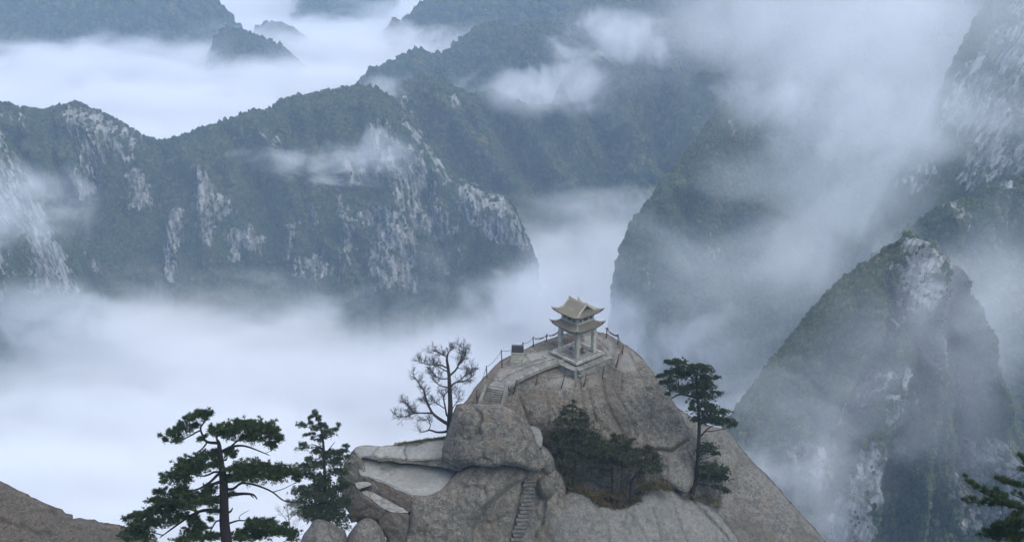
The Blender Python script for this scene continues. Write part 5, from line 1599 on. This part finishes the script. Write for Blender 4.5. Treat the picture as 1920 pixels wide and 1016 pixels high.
# the big pine at lower left
pine('big dark layered pine in front of the cloud at lower left', 85,
     [(428, 1075, 11.5), (425, 1016, 10.5), (421, 984, 9.6), (420, 945, 8.6), (419, 903, 8.0), (415, 870, 5.6), (412, 845, 4.6), (410, 830, 3.4), (406, 822, 1.8)],
     [[(410, 830, 3), (388, 828, 2.6), (380, 816, 2.2), (376, 802, 1.8), (383, 791, 1.3)], [(375, 806, 1.6), (352, 819, 1.3), (329, 829, .8)], [(388, 829, 1.8), (380, 840, 1.4), (366, 850, 1)],
      [(413, 848, 3.2), (432, 838, 2.6), (453, 835, 2.0), (473, 840, 1.5), (505, 853, .8)], [(430, 840, 2), (452, 822, 1.6), (486, 818, 1.1), (515, 822, .8)],
      [(411, 886, 3), (394, 903, 2.2), (372, 916, 1.6), (350, 920, 1)], [(407, 881, 2.2), (383, 892, 1.6), (356, 888, 1.2), (325, 892, .8)], [(414, 860, 2), (424, 862, 1.5), (428, 848, 1.2), (436, 842, .8)],
      [(420, 916, 3), (437, 916, 2.6), (454, 905, 2.2), (483, 910, 1.8), (511, 922, 1.5), (532, 938, 1.3), (557, 941, .9)], [(424, 905, 2.4), (455, 896, 2.0), (490, 893, 1.6), (530, 893, 1.0)],
      [(422, 927, 4.4), (440, 926, 3.4), (459, 925, 2.6), (475, 927, 2.0), (482, 935, 1.1)], [(468, 926, 1.4), (476, 933, .8)],
      [(416, 902, 3.6), (397, 908, 2.6), (383, 918, 2.0), (372, 930, 1.5)], [(414, 958, 3.6), (383, 956, 3.0), (356, 967, 2.3), (323, 990, 1.6), (300, 1007, .9)], [(372, 960, 2), (340, 950, 1.6), (300, 960, 1.2), (262, 974, .8)],
      [(417, 926, 3.0), (400, 934, 2.2), (372, 932, 1.6), (345, 926, 1.0)], [(408, 972, 1.8), (397, 990, 1.3), (388, 1008, .9)], [(428, 981, 2.0), (448, 975, 1.4), (468, 977, 1.0)],
      [(449, 975, .9), (450, 966, .7), (467, 956, .35)], [(432, 960, 2.2), (436, 952, 1.2)]],
     [(366, 780, 15, 8), (386, 776, 12, 8), (352, 789, 12, 6), (388, 786, 8, 6), (345, 805, 22, 8), (322, 814, 18, 7), (308, 826, 8, 4), (336, 824, 18, 4), (365, 800, 12, 6), (302, 818, 4, 3),
      (405, 806, 22, 9), (440, 800, 22, 11), (462, 803, 30, 12), (492, 807, 26, 13), (515, 816, 16, 12), (525, 824, 8, 10), (480, 822, 30, 8), (430, 815, 28, 9), (506, 834, 12, 6), (515, 840, 5, 4), (380, 824, 10, 5), (399, 848, 10, 7), (432, 848, 12, 8), (440, 856, 7, 5),
      (383, 860, 24, 9), (352, 870, 26, 10), (336, 884, 22, 9), (322, 894, 18, 7), (315, 905, 9, 5), (362, 884, 28, 9), (398, 868, 14, 10), (345, 902, 22, 6), (376, 878, 24, 8),
      (445, 880, 22, 10), (470, 876, 26, 9), (500, 882, 28, 10), (530, 884, 22, 10), (550, 890, 16, 9), (480, 892, 34, 8), (440, 896, 18, 8), (518, 894, 26, 7), (458, 886, 26, 10), (556, 902, 9, 4),
      (390, 916, 16, 7), (372, 927, 30, 9), (346, 922, 22, 7), (326, 931, 28, 10), (295, 928, 14, 5), (358, 940, 34, 9), (392, 942, 22, 10), (330, 950, 32, 10), (303, 958, 28, 10), (290, 942, 18, 7), (268, 968, 24, 9), (244, 976, 12, 6), (280, 982, 30, 10), (255, 992, 24, 9), (240, 1004, 16, 8),
      (318, 972, 28, 8), (350, 970, 22, 8), (270, 1006, 30, 9), (384, 935, 20, 8), (432, 930, 10, 6), (292, 936, 6, 3), (404, 958, 12, 5),
      (372, 985, 18, 12), (362, 1002, 24, 10), (385, 1006, 18, 9), (350, 1014, 24, 8), (404, 1008, 12, 7), (395, 975, 8, 6),
      (475, 983, 20, 10), (496, 982, 20, 10), (510, 992, 20, 12), (464, 1000, 22, 12), (488, 1004, 26, 10), (530, 1000, 22, 13), (552, 1004, 16, 12), (445, 1008, 14, 8), (536, 984, 8, 6)],
     .26, 20, .022, dens=.44, seed=3)

# slim pine beside the terraces
pine('slim ragged pine with a bare-topped spire in front of the cliff side', 129,
     [(612, 1060, 4.6), (613, 984, 4.2), (611, 940, 3.8), (610, 914, 3.2), (608, 870, 2.7), (606, 830, 2.2), (601, 800, 1.4), (592, 776, .8)],
     [[(607, 842, 1.4), (590, 834, 1.0), (583, 833, .6)], [(609, 860, 1.4), (596, 842, 1), (585, 836, .5)], [(610, 850, 1.2), (620, 838, .8), (628, 828, .4)]],
     [(592, 776, 9, 5), (586, 783, 8, 4), (596, 786, 8, 6), (584, 794, 8, 4), (568, 797, 11, 3.5), (590, 803, 16, 4), (602, 797, 10, 5), (612, 801, 9, 4), (628, 804, 8, 4), (636, 798, 6, 4), (618, 811, 15, 5), (582, 817, 10, 3.5), (600, 823, 16, 5), (570, 839, 16, 3.5), (565, 834, 6, 3),
      (595, 846, 14, 5), (640, 846, 14, 6), (648, 838, 8, 4), (627, 849, 18, 5), (611, 855, 14, 5), (584, 861, 12, 4), (568, 876, 20, 5), (595, 874, 22, 6), (627, 868, 24, 7), (642, 859, 13, 5), (576, 892, 22, 6), (600, 896, 20, 7), (632, 886, 22, 7), (612, 906, 20, 6),
      (560, 918, 18, 6), (589, 925, 30, 11), (618, 926, 30, 12), (645, 912, 14, 11), (556, 944, 18, 8), (584, 950, 34, 12), (618, 952, 34, 13), (566, 966, 20, 8), (600, 971, 30, 10), (633, 968, 26, 10), (645, 940, 12, 12), (600, 910, 18, 6), (640, 900, 10, 5)],
     .27, 18, .026, dens=.8, seed=5, mat='needle_mid', drop=.25)

# tall pine on the right shoulder
pine('tall straight pine with tiered clumps right of the pavilion dome', 135.6,
     [(1296, 945, 4.4), (1300, 915, 4.0), (1305.5, 899, 3.6), (1308, 862, 3.4), (1311, 807, 3.2), (1310, 770, 2.9), (1308, 744, 2.5), (1306, 714, 1.8), (1309, 690, .9)],
     [[(1308, 747, 2.2), (1292, 742, 1.9), (1274, 739, 1.6), (1259, 747, .9)], [(1275, 740, 1.5), (1272, 716, 1.1), (1272, 696, .7)], [(1274, 722, .9), (1260, 712, .6)], [(1312, 820, 1.6), (1326, 804, 1.3), (1340, 796, .8)], [(1303, 905, 1.4), (1320, 908, 1), (1352, 915, .6)]],
     [(1250, 681, 12, 4), (1262, 678, 14, 4.5), (1280, 682, 16, 5), (1270, 692, 20, 5), (1252, 703, 18, 5), (1240, 707, 10, 4), (1265, 706, 22, 5), (1250, 720, 18, 5), (1270, 730, 22, 6), (1287, 701, 18, 7), (1290, 732, 16, 6), (1290, 690, 14, 6), (1258, 741, 9, 3),
      (1311, 685, 10, 5), (1318, 697, 24, 6), (1341, 709, 11, 4), (1312, 712, 26, 7), (1324, 725, 26, 6), (1302, 727, 22, 7), (1342, 740, 11, 5), (1322, 744, 26, 6), (1298, 757, 12, 5), (1318, 758, 24, 6), (1300, 768, 12, 5), (1330, 770, 28, 6), (1352, 774, 16, 6), (1333, 783, 28, 6),
      (1359, 791, 20, 7), (1374, 799, 10, 5), (1345, 790, 22, 6), (1303, 788, 10, 4), (1318, 792, 16, 5), (1310, 740, 14, 5),
      (1326, 838, 24, 5), (1342, 851, 12, 5), (1318, 848, 14, 6), (1330, 878, 28, 7), (1356, 884, 18, 6), (1326, 894, 18, 6), (1353, 899, 16, 5), (1361, 922, 10, 7), (1340, 890, 20, 6), (1345, 915, 12, 4)],
     .26, 14, .032, dens=.75, seed=8, mat='needle_far', drop=.12)

# bushy pines in front of the dome
bg_ = 'bushy pines growing in the cleft below the dome'
pine('bushy pine with the highest top, left of the group before the dome', 134.0,
     [(1074, 915, 2.6), (1076, 890, 2.4), (1078, 862, 2.2), (1075, 806, 1.5), (1072, 757, .7)], [],
     [(1073, 759, 10, 6), (1068, 775, 20, 8), (1090, 776, 14, 7), (1050, 793, 18, 8), (1083, 795, 28, 9), (1104, 790, 10, 6), (1036, 814, 16, 7), (1066, 815, 30, 9), (1101, 815, 24, 9), (1056, 832, 26, 9), (1090, 836, 32, 9), (1118, 826, 16, 9), (1045, 828, 14, 6),
      (1115, 850, 24, 9), (1075, 853, 26, 8), (1050, 880, 16, 9), (1058, 896, 20, 8), (1100, 862, 22, 8), (1062, 866, 20, 6), (1092, 900, 10, 5)],
     .29, 14, .032, dens=.55, seed=11, mat='needle_bush', group=bg_, drop=.2)
pine('bushy pine standing in the middle of the group before the dome', 133.8,
     [(1148, 940, 2.4), (1148, 905, 2.2), (1148, 881, 2.0), (1144, 833, 1.0)], [],
     [(1152, 818, 9, 7), (1160, 827, 18, 8), (1181, 829, 10, 7), (1140, 845, 26, 9), (1166, 848, 26, 9), (1134, 866, 26, 8), (1160, 868, 26, 8), (1130, 884, 20, 7), (1172, 838, 14, 7), (1128, 838, 16, 8)],
     .29, 14, .032, dens=.55, seed=12, mat='needle_bush', group=bg_, drop=.2)
pine('twin-stemmed bushy pine leaning right at the right end of the group', 133.4,
     [(1183, 942, 2.6), (1182, 915, 2.3), (1186, 898, 2.0), (1198, 884, 1.6), (1212, 866, 1.0)], [[(1183, 935, 2.2), (1168, 922, 1.9), (1165, 895, 1.5), (1168, 866, 1.0)]],
     [(1211, 840, 12, 7), (1192, 850, 22, 9), (1224, 853, 14, 7), (1206, 866, 28, 9), (1232, 874, 14, 8), (1185, 874, 24, 8), (1220, 884, 20, 6), (1178, 860, 18, 8), (1238, 866, 8, 4), (1200, 890, 14, 5)],
     .29, 14, .032, dens=.55, seed=13, mat='needle_bush', group=bg_, drop=.2)

# branches of a near pine reaching in at the right edge
def chain_pads(pts, r, st=7):
    out = []
    for (x0, y0), (x1, y1) in zip(pts[:-1], pts[1:]):
        n = max(int(math.hypot(x1 - x0, y1 - y0) / st), 1)
        for k in range(n):
            t = k / n
            out.append((x0 + (x1 - x0) * t, y0 + (y1 - y0) * t, r * random.uniform(.8, 1.2), r * random.uniform(.6, .95)))
    return out
nb_limbs = [[(1990, 990, 5), (1945, 965, 3.2), (1905, 950, 2.0), (1876, 938, 1.4), (1840, 920, .9), (1812, 900, .5)], [(1905, 952, 1.6), (1870, 944, 1.1), (1842, 942, .8), (1815, 941, .5)],
            [(1985, 930, 4), (1940, 915, 2.4), (1905, 910, 1.4), (1874, 902, .7)], [(1950, 935, 2), (1920, 934, 1), (1902, 928, .6)], [(1985, 900, 4), (1950, 885, 2.2), (1920, 865, 1.2), (1916, 852, .6)],
            [(1990, 1030, 5), (1940, 1010, 3), (1900, 1000, 2), (1865, 1002, 1.2), (1845, 1002, .7)], [(1960, 1005, 3), (1920, 985, 2), (1885, 984, 1.2), (1866, 990, .7)]]
nb_pads = (chain_pads([(1811, 898), (1820, 908), (1840, 920), (1860, 930), (1885, 942), (1925, 955)], 8, 5) + chain_pads([(1813, 941), (1826, 938), (1845, 941), (1870, 944), (1900, 950)], 8, 5) + chain_pads([(1872, 899), (1886, 906), (1905, 908), (1940, 912)], 8, 5)
           + chain_pads([(1903, 927), (1925, 934), (1950, 936)], 6, 6) + chain_pads([(1917, 856), (1922, 868), (1935, 878)], 9, 5) + chain_pads([(1914, 881), (1930, 886)], 6, 5)
           + chain_pads([(1866, 988), (1885, 982), (1905, 980), (1935, 985)], 12, 6) + chain_pads([(1843, 1000), (1860, 1004), (1890, 1004), (1930, 1008)], 12, 6) + chain_pads([(1870, 920), (1880, 930), (1890, 938)], 9, 5)
           + [(1900, 965, 16, 9), (1920, 995, 24, 14), (1885, 996, 20, 10), (1900, 1016, 26, 10), (1860, 1016, 20, 7)] + chain_pads([(1915, 958), (1905, 972), (1896, 982)], 10, 6))
pine('green needle branches of a near pine reaching in at the lower right edge', 48,
     [(2010, 1150, 14), (2000, 1050, 12), (1990, 980, 10), (1988, 920, 8), (1985, 860, 5)], nb_limbs, nb_pads, .17, 30, .0055, dens=.16, seed=21, twig=.35, depth=1.0)

# bare tree
def bare_tree(label, Y, trunk, limbs, name, mat, seed, tw_len, tw_r, lv=3, every=1.0):
    rnd = random.Random(seed)
    base = PY(trunk[0][0], trunk[0][1], Y)
    root = empty(name, base); tag(root, label, 'tree')
    sp = smooth_path(trunk, 4)
    tw = np.array([PY(q[0], q[1], Y + .1 * math.sin(q[1] / 9.)) for q in sp]); m0 = mpp(trunk[0][0], trunk[0][1], Y)
    b = MB(); b.tube(tw - base, [max(q[2] * 1.05, .3) * m0 for q in sp], 9)
    lb, tg = MB(), MB()
    nodes = [(q[0], q[1], w_) for q, w_ in zip(sp, tw)]
    def grow(p, d, L, r, lvl):
        n = 4
        pts = [p]
        for k in range(n):
            d = d + np.array([rnd.gauss(0, .20), rnd.gauss(0, .22), rnd.gauss(.06, .18)])
            d /= np.linalg.norm(d)
            pts.append(pts[-1] + d * L / n)
        (tg).tube([q - base for q in pts], np.linspace(r, r * .45, n + 1), 4 if lvl < 2 else 3, cap=False)
        if lvl >= lv: return
        for k in range(1, n + 1):
            for s_ in range(2):
                if rnd.random() < (.78 if lvl < lv - 1 else .72):
                    a = np.cross(d, [rnd.gauss(0, 1), rnd.gauss(0, 1), rnd.gauss(0, 1)]); a /= np.linalg.norm(a) + 1e-9
                    nd_ = d * .75 + a * .75 + np.array([0, 0, .18]); nd_ /= np.linalg.norm(nd_)
                    grow(pts[k], nd_, L * rnd.uniform(.5, .75), r * .62, lvl + 1)
    for pts, t0 in limbs:
        P_ = smooth_path(pts, 4)
        q0 = min(nodes, key=lambda n_: (n_[0] - P_[0][0]) ** 2 + (n_[1] - P_[0][1]) ** 2)
        ln = math.hypot(P_[-1][0] - P_[0][0], P_[-1][1] - P_[0][1]) * m0
        dY = rnd.uniform(-.5, .5) * ln
        W_ = np.array([PY(q[0], q[1], q0[2][1] + dY * k / (len(P_) - 1)) for k, q in enumerate(P_)])
        W_[0] = q0[2]
        rr = [max(q[2] * .95, .3) * m0 for q in P_]
        lb.tube(W_ - base, rr, 6)
        for q, w_ in zip(P_, W_): nodes.append((q[0], q[1], w_))
        n = len(P_)
        for k in range(int(n * t0), n):
            for s_ in range(2 if rnd.random() < every else 1):
                d = W_[min(k + 1, n - 1)] - W_[k - 1]; d /= np.linalg.norm(d) + 1e-9
                a = np.cross(d, [rnd.gauss(0, 1), rnd.gauss(0, 1), rnd.gauss(0, 1)]); a /= np.linalg.norm(a) + 1e-9
                d = d * .55 + a * .95 + np.array([0, 0, .45]); d /= np.linalg.norm(d)
                grow(W_[k], d, tw_len * rnd.uniform(.6, 1.2), tw_r, 1)
    b.build('trunk', M[mat], root, smooth=True)
    if lb.v: lb.build('branches', M[mat], root, smooth=True)
    tg.build('twigs', M[mat], root)
bare_tree('leafless dark tree with fine twigs standing behind the great boulder', 136.5,
    [(842, 830, 5.6), (843, 795, 5.2), (844.5, 761, 4.3), (843, 728, 3.6), (842, 706, 3.0), (840, 687, 2.5), (838, 675, 2.1), (839, 664, 1.5)],
    [([(842, 796, 3.6), (824, 785, 3.1), (811, 774, 2.6), (803, 759, 2.1), (798, 746, 1.8), (795, 733, 1.4), (787, 720, 1.0), (777, 707, .6)], .42),
     ([(809, 774, 1.8), (797, 774, 1.5), (785, 774, 1.3), (772, 776, 1.0), (757, 781, .8), (742, 780, .4)], .35), ([(778, 775, 1.0), (770, 766, .7), (761, 754, .4)], .2),
     ([(838, 809, 2.6), (820, 810, 2.0), (806, 806, 1.7), (796, 809, 1.0), (788, 810, .6)], .9), ([(804, 805, 1.0), (807, 796, .7), (797, 788, .4)], .5),
     ([(838, 782, 1.9), (834, 759, 1.5), (832, 744, 1.3), (838, 735, 1.0)], .5), ([(834, 766, 1.1), (820, 756, .8), (811, 750, .4)], .4),
     ([(844, 725, 2.2), (854, 717, 1.6), (871, 714, 1.2), (882, 708, .8), (891, 701, .4)], .35), ([(858, 716, 1.2), (872, 704, .9), (883, 694, .4)], .35),
     ([(843, 704, 2.2), (854, 694, 1.8), (861, 681, 1.4), (868, 665, 1.0), (869, 652, .5)], .35), ([(860, 684, 1), (868, 676, .7), (874, 664, .4)], .3),
     ([(839, 690, 1.8), (824, 684, 1.3), (802, 683, .9), (783, 676, .4)], .35), ([(838, 670, 1.5), (828, 663, 1.0), (815, 657, .5)], .3), ([(839, 668, 1.4), (842, 658, .8), (848, 650, .4)], .3),
     ([(839, 726, 1.4), (824, 722, 1.0), (811, 709, .5)], .35), ([(841, 709, 1.3), (826, 710, .9), (812, 700, .5)], .35), ([(846, 770, 1.1), (852, 760, .8), (859, 750, .6), (861, 735, .3)], .5),
     ([(840, 697, 1.3), (826, 690, .9), (816, 686, .5)], .5)],
    'bare_tree', 'bark_dead', 4, .74, .024, lv=3, every=.6)
bare_tree('small pale leafless sapling between the big pine and the slim pine', 98,
    [(548, 1030, 1.6), (545, 1000, 1.4), (543, 985, 1.2), (541, 965, .8), (538, 950, .4)],
    [([(543, 985, .8), (534, 970, .6), (526, 960, .3)], .3), ([(542, 975, .7), (550, 962, .5), (554, 955, .3)], .3), ([(541, 965, .6), (534, 952, .3)], .3), ([(545, 995, .7), (556, 985, .4), (562, 975, .3)], .3), ([(540, 958, .5), (546, 948, .3)], .3)],
    'bare_sapling', 'twig_pale', 6, .50, .008, lv=3, every=.5)

# ------------------------------------------------------------------ low growth in the clefts
def shrub(label, spots, mat, L, n, w, dep=None, name='shrub', kind=None, cat='shrub', group=None, Yd=0.0):
    pts = []
    for (x, y, rx, ry) in spots:
        p = (dep.at(x, y) + np.array([0, -.25 + Yd, .05]))
        pts.append((p, rx * .057, ry * .057))
    base = pts[0][0]
    nd = Needles(); tg = MB()
    for p, rx, ry in pts:
        for _ in range(int(n * rx * ry / .25) + 4):
            v = rng.normal(size=3); v /= np.linalg.norm(v); v *= rng.random() ** .5
            v[2] = abs(v[2]) if rng.random() < .75 else v[2]
            q = p + v * np.array([rx, rx * .6, ry])
            nd.tuft(q - base, v + np.array([0, 0, .6]), L, 7, w, 1.5)
            if rng.random() < .25: tg.tube([p - base, (p + q) / 2 - base + [0, 0, .05], q - base], [.014, .01, .006], 3, cap=False)
    if kind:
        o = nd.build(name, M[mat]); o.location = base; tag(o, label, cat, group, kind)
    else:
        o = empty(name, base); tag(o, label, cat, group)
        nd.build('foliage', M[mat], o); tg.build('stem', M['bark'], o)
    return o
shrub('brown and olive scrub filling the cleft under the bushy pines', [(1045, 900, 14, 10), (1058, 912, 12, 8), (1100, 915, 14, 9), (1115, 925, 16, 10), (1130, 935, 16, 9), (1150, 942, 18, 8), (1170, 935, 16, 9), (1190, 925, 14, 10), (1205, 905, 14, 10), (1222, 898, 16, 10),
       (1240, 900, 14, 9), (1252, 905, 10, 6), (1085, 905, 14, 9), (1160, 915, 20, 9), (1130, 915, 16, 8), (1070, 900, 14, 8)], 'shrub', .24, 60, .035, DOME, 'undergrowth', 'stuff', 'undergrowth', Yd=-1.3)
shrub('dark green bushes filling the gap under the bushy pines', [(1060, 870, 16, 12), (1090, 880, 18, 12), (1120, 885, 16, 12), (1145, 895, 16, 12), (1175, 895, 16, 12), (1200, 890, 12, 8), (1110, 868, 14, 8)], 'needle_bush', .26, 9, .03, DOME, group=None, Yd=-1.4)
shrub('rusty low bush at the foot of the bushy pine nearest the great boulder', [(1040, 905, 14, 12), (1036, 888, 10, 9)], 'shrub', .2, 34, .03, DOME, Yd=-1.9)
shrub('olive bush spilling over the top edge of the wide pale slab', [(1212, 912, 18, 12), (1235, 905, 16, 10)], 'grass', .2, 30, .03, SLAB_B, Yd=-.2)
shrub('low dark scrub round the foot of the tall pine', [(1290, 930, 12, 6), (1310, 932, 12, 6), (1328, 940, 12, 6), (1345, 950, 10, 6)], 'shrub', .18, 30, .03, SLAB_B, Yd=0)
shrub('brown scrub on the slope right of the tall pine foot', [(1322, 925, 14, 8), (1335, 935, 12, 7), (1318, 905, 10, 6)], 'shrub', .18, 30, .03, SLOPE, Yd=-.6)
class _Flat:
    """a level place at height z"""
    def __init__(s, z): s.z = z
    def at(s, x, y): return PZ(x, y, s.z)
gr = [(x, 833.4 - (x - 740) * .135 + random.uniform(-.8, .8), random.uniform(3, 7), random.uniform(1.2, 3.0)) for x in np.arange(744, 838, 2.2)]
shrub('fringe of short green grass along the back edge of the upper terrace', gr, 'grass', .20, 70, .016, TER1, 'grass', 'stuff', 'grass', Yd=.12)
shrub('brownish grass clump in the crack at the back of the upper terrace', [(776, 833, 8, 3), (790, 830, 5, 2)], 'shrub', .15, 60, .014, _Flat(524.8), 'grass', 'stuff', 'grass')
shrub('small green tuft under the shadowed riser on the lower terrace', [(812, 873, 6, 3), (850, 877, 6, 3), (757, 866, 5, 2)], 'grass', .14, 60, .014, _Flat(522.75), 'grass', 'stuff', 'grass')
shrub('dark bush in the shade between the slim pine and the cliff side', [(650, 975, 12, 14), (648, 990, 14, 10), (636, 985, 14, 10)], 'needle_mid', .22, 26, .03, _Flat(518.5))
HAZE = 1.65e-4
FOG = .06
STEP = .12
CLOUDS = [
 (50, 600, 1180, (150, 70, 42), .014, 'mist at the foot of the streaked slope at the left edge', dict(nscale=.014)),
 (1500, 60, 1300, (300, 120, 95), .0048, 'torn veil of cloud along the top edge right of the middle', dict(nscale=.008, hard=.6)),
 (180, 72, 2700, (330, 70, 34), .018, 'long streak of cloud before the far massif at the top left', dict(nscale=.009, aniso=(.5, 1, 2))),
 (330, 40, 2850, (160, 80, 40), .007, 'torn veil at the right end of the far massif', dict(nscale=.012)),
 (90, 110, 2500, (220, 60, 22), .008, 'low streak of cloud at the left edge above the cloud sea', dict(nscale=.012, aniso=(.5, 1, 2))),
 (620, 75, 2700, (260, 70, 40), .008, 'streak of cloud lying between the island peak and the long ridge', dict(nscale=.009, aniso=(.5, 1, 2))),
 (1150, 72, 1750, (120, 90, 45), .016, 'bright torn cloud on the distant ridge above the middle', dict(ang=-15, nscale=.015, hard=1.2)),
 (1040, 165, 1700, (110, 90, 45), .014, 'thin cloud lying behind the rounded wooded mountain'),
 (1600, 225, 950, (140, 90, 45), .0075, 'pale drifting cloud at upper right before the misty cliff', dict(hard=1.0, nscale=.012)),
 (1440, 190, 1000, (60, 60, 26), .008, 'thin wisp trailing left of the pale drifting cloud'),
 (1740, 70, 930, (270, 130, 125), .0050, 'wide veil of cloud covering the upper right corner', dict(nscale=.007, hard=.6)),
 (620, 308, 1390, (120, 40, 26), .020, 'thin white wisp lying across the pale cliffs', dict(tilt=4, nscale=.026, aniso=(.6, 1, 1.6))),
 (720, 290, 1380, (50, 40, 40), .014, 'small puff rising from the wisp on the cliffs', dict(nscale=.03)),
 (20, 390, 1150, (90, 70, 55), .012, 'veil of mist before the streaked slope at the left edge', dict(nscale=.02)),
 (985, 560, 1320, (90, 70, 52), .018, 'mist dissolving the right end of the cliff ridge', dict(nscale=.018)),
 (1190, 640, 1050, (120, 70, 55), .018, 'mist at the left foot of the wooded pyramid', dict(nscale=.02)),
 (1085, 530, 1080, (110, 90, 45), .006, 'pale mist welling up in the cloud channel behind the pavilion'),
 (1560, 400, 900, (125, 110, 70), .0055, 'blue mist lying between the green pyramid and the right peaks', dict(nscale=.008)),
 (1420, 640, 700, (190, 120, 110), .0040, 'grey mist in the deep valley right of the pavilion', dict(nscale=.008)),
 (1680, 720, 540, (95, 50, 75), .005, 'thin mist drifting over the near granite peak', dict(nscale=.02)),
 (1880, 560, 560, (50, 60, 60), .008, 'mist behind the right flank of the near peak', dict(nscale=.015)),
 (1400, 960, 560, (80, 60, 75), .014, 'mist at the foot of the near granite peak', dict(nscale=.015)),
 (720, 165, 1700, (60, 50, 22), .016, 'thin cloud spilling over the saddle beside the rounded top', dict(nscale=.03)),
 (580, 175, 1640, (130, 60, 14), .010, 'fringe of mist along the crest of the cliff ridge'),
]
# ------------------------------------------------------------------ ground and air
g = np.linspace(-1, 1, 90)
gx, gy = np.meshgrid(g * 9000, g * 9000 + 3000)
gz = -150 + 60 * fbm(np.stack([gx / 900, gy / 900, gx * 0], -1), 4)
ii = np.arange(gx.size).reshape(gx.shape)
gm = np_mesh('ground', np.stack([gx, gy, gz], -1).reshape(-1, 3), np.stack([ii[:-1, :-1], ii[:-1, 1:], ii[1:, 1:], ii[1:, :-1]], -1).reshape(-1, 4))
fattr(gm, 'rock', np.zeros(gx.size))
tag(link('ground', gm, M['mountain']), 'valley floor under the cloud', kind='structure')

def box_mesh(name, lo, hi):
    b = MB()
    b.box([(lo[k] + hi[k]) / 2 for k in range(3)], [(hi[k] - lo[k]) / 2 for k in range(3)])
    return b
hm, t, out = newmat('haze_air')
p = t.nodes.new('ShaderNodeVolumePrincipled')
p.inputs['Density'].default_value = HAZE
p.inputs['Color'].default_value = (.57, .765, 1, 1)
p.inputs['Anisotropy'].default_value = .2
t.links.new(p.outputs[0], out.inputs['Volume'])
hb = box_mesh('haze', (-9500, -9500, -260), (9500, 12500, 640)).build('haze', hm)
tag(hb, kind='stuff')

# the cloud sea: a slab of fog whose top is shaped by noise
fm, t, out = newmat('cloud_sea_fog')
N = NT(t)
P = N.pos()
sp = N.n('ShaderNodeSeparateXYZ'); t.links.new(P, sp.inputs[0])
nz = N.noise(N.vscale(P, (.7, 1.9, 1.6)), .0042, 6, .55, .8)
nf = N.noise(N.vscale(P, (1, 1.4, 2.2)), .016, 5, .6, .5)
# nominal top: higher near the viewer, lower by the foot of the cliffs, high again beyond the ridge
Y = sp.outputs['Y']
top = N.math('ADD', N.ramp(Y, 1450, 900, 12, 105), N.math('SUBTRACT', N.ramp(Y, 1500, 1850, 0, 30), N.ramp(Y, 2500, 3000, 0, 70)))
hgt = N.math('SUBTRACT', N.math('ADD', top, N.math('ADD', N.math('MULTIPLY', N.math('SUBTRACT', nz, .5), 250), N.math('MULTIPLY', N.math('SUBTRACT', nf, .5), 95))), sp.outputs['Z'])
soft = N.ramp(Y, 1500, 1000, 95, 70)
den = N.math('POWER', N.math('DIVIDE', N.math('MAXIMUM', hgt, 0.0), soft, clamp=True), 1.6)
den = N.math('MULTIPLY', den, FOG)
p = N.n('ShaderNodeVolumePrincipled')
p.inputs['Color'].default_value = (.975, .985, 1, 1)
N.set(p.inputs['Density'], den)
fm.cycles.volume_step_rate = STEP
t.links.new(p.outputs[0], out.inputs['Volume'])
tag(box_mesh('s', (-3800, 330, -230), (3800, 5600, 130)).build('cloud_sea', fm), 'white sea of cloud filling the valley below the peaks', 'cloud', kind='stuff')

# drifting clouds: noise-shaped fog inside ellipsoids
def cloud(px, py, Y, r, dens, label, ang=0.0, nscale=.012, hard=1.0, tilt=0.0, aniso=(1, 1, 1), col=(.965, .98, 1)):
    c = PY(px, py, Y)
    m, t, out = newmat('drifting_cloud')
    N = NT(t)
    P = N.pos()
    oc = N.n('ShaderNodeTexCoord').outputs['Object']
    ln = N.n('ShaderNodeVectorMath', operation='LENGTH'); t.links.new(oc, ln.inputs[0])
    a = N.math('SUBTRACT', 1.0, ln.outputs['Value'])
    nz = N.noise(N.vscale(P, aniso), nscale, 6, .6, 1.0)
    s = N.math('ADD', a, N.math('MULTIPLY', N.math('SUBTRACT', nz, .54), 4.6 * hard))
    d = N.math('MULTIPLY', N.ramp(s, .0, .75), N.ramp(ln.outputs['Value'], 1.0, .55))
    p = N.n('ShaderNodeVolumePrincipled')
    p.inputs['Color'].default_value = (*col, 1)
    N.set(p.inputs['Density'], N.math('MULTIPLY', d, dens))
    t.links.new(p.outputs[0], out.inputs['Volume'])
    b = MB()
    nu, nw = 14, 8
    pts = [[math.sin(math.pi * (i + .5) / nw) * math.cos(2 * math.pi * j / nu), math.sin(math.pi * (i + .5) / nw) * math.sin(2 * math.pi * j / nu), math.cos(math.pi * (i + .5) / nw)] for i in range(nw) for j in range(nu)]
    V = np.array(pts) * 1.03
    fs = [(i * nu + j, i * nu + (j + 1) % nu, (i + 1) * nu + (j + 1) % nu, (i + 1) * nu + j)[::-1] for i in range(nw - 1) for j in range(nu)]
    fs = [tuple(reversed(f)) for f in fs]
    fs.append(tuple(range(nu - 1, -1, -1))); fs.append(tuple(range((nw - 1) * nu, nw * nu)))
    b.add(V, [tuple(reversed(f)) for f in fs])
    o = b.build('cloud', m)
    o.location = c; o.scale = r
    o.rotation_euler = (0, R(tilt), R(ang))
    tag(o, label, 'cloud', kind='stuff')
    return o
for a in CLOUDS: cloud(*a[:6], **(a[6] if len(a) > 6 else {}))
print('trees', NTREES)
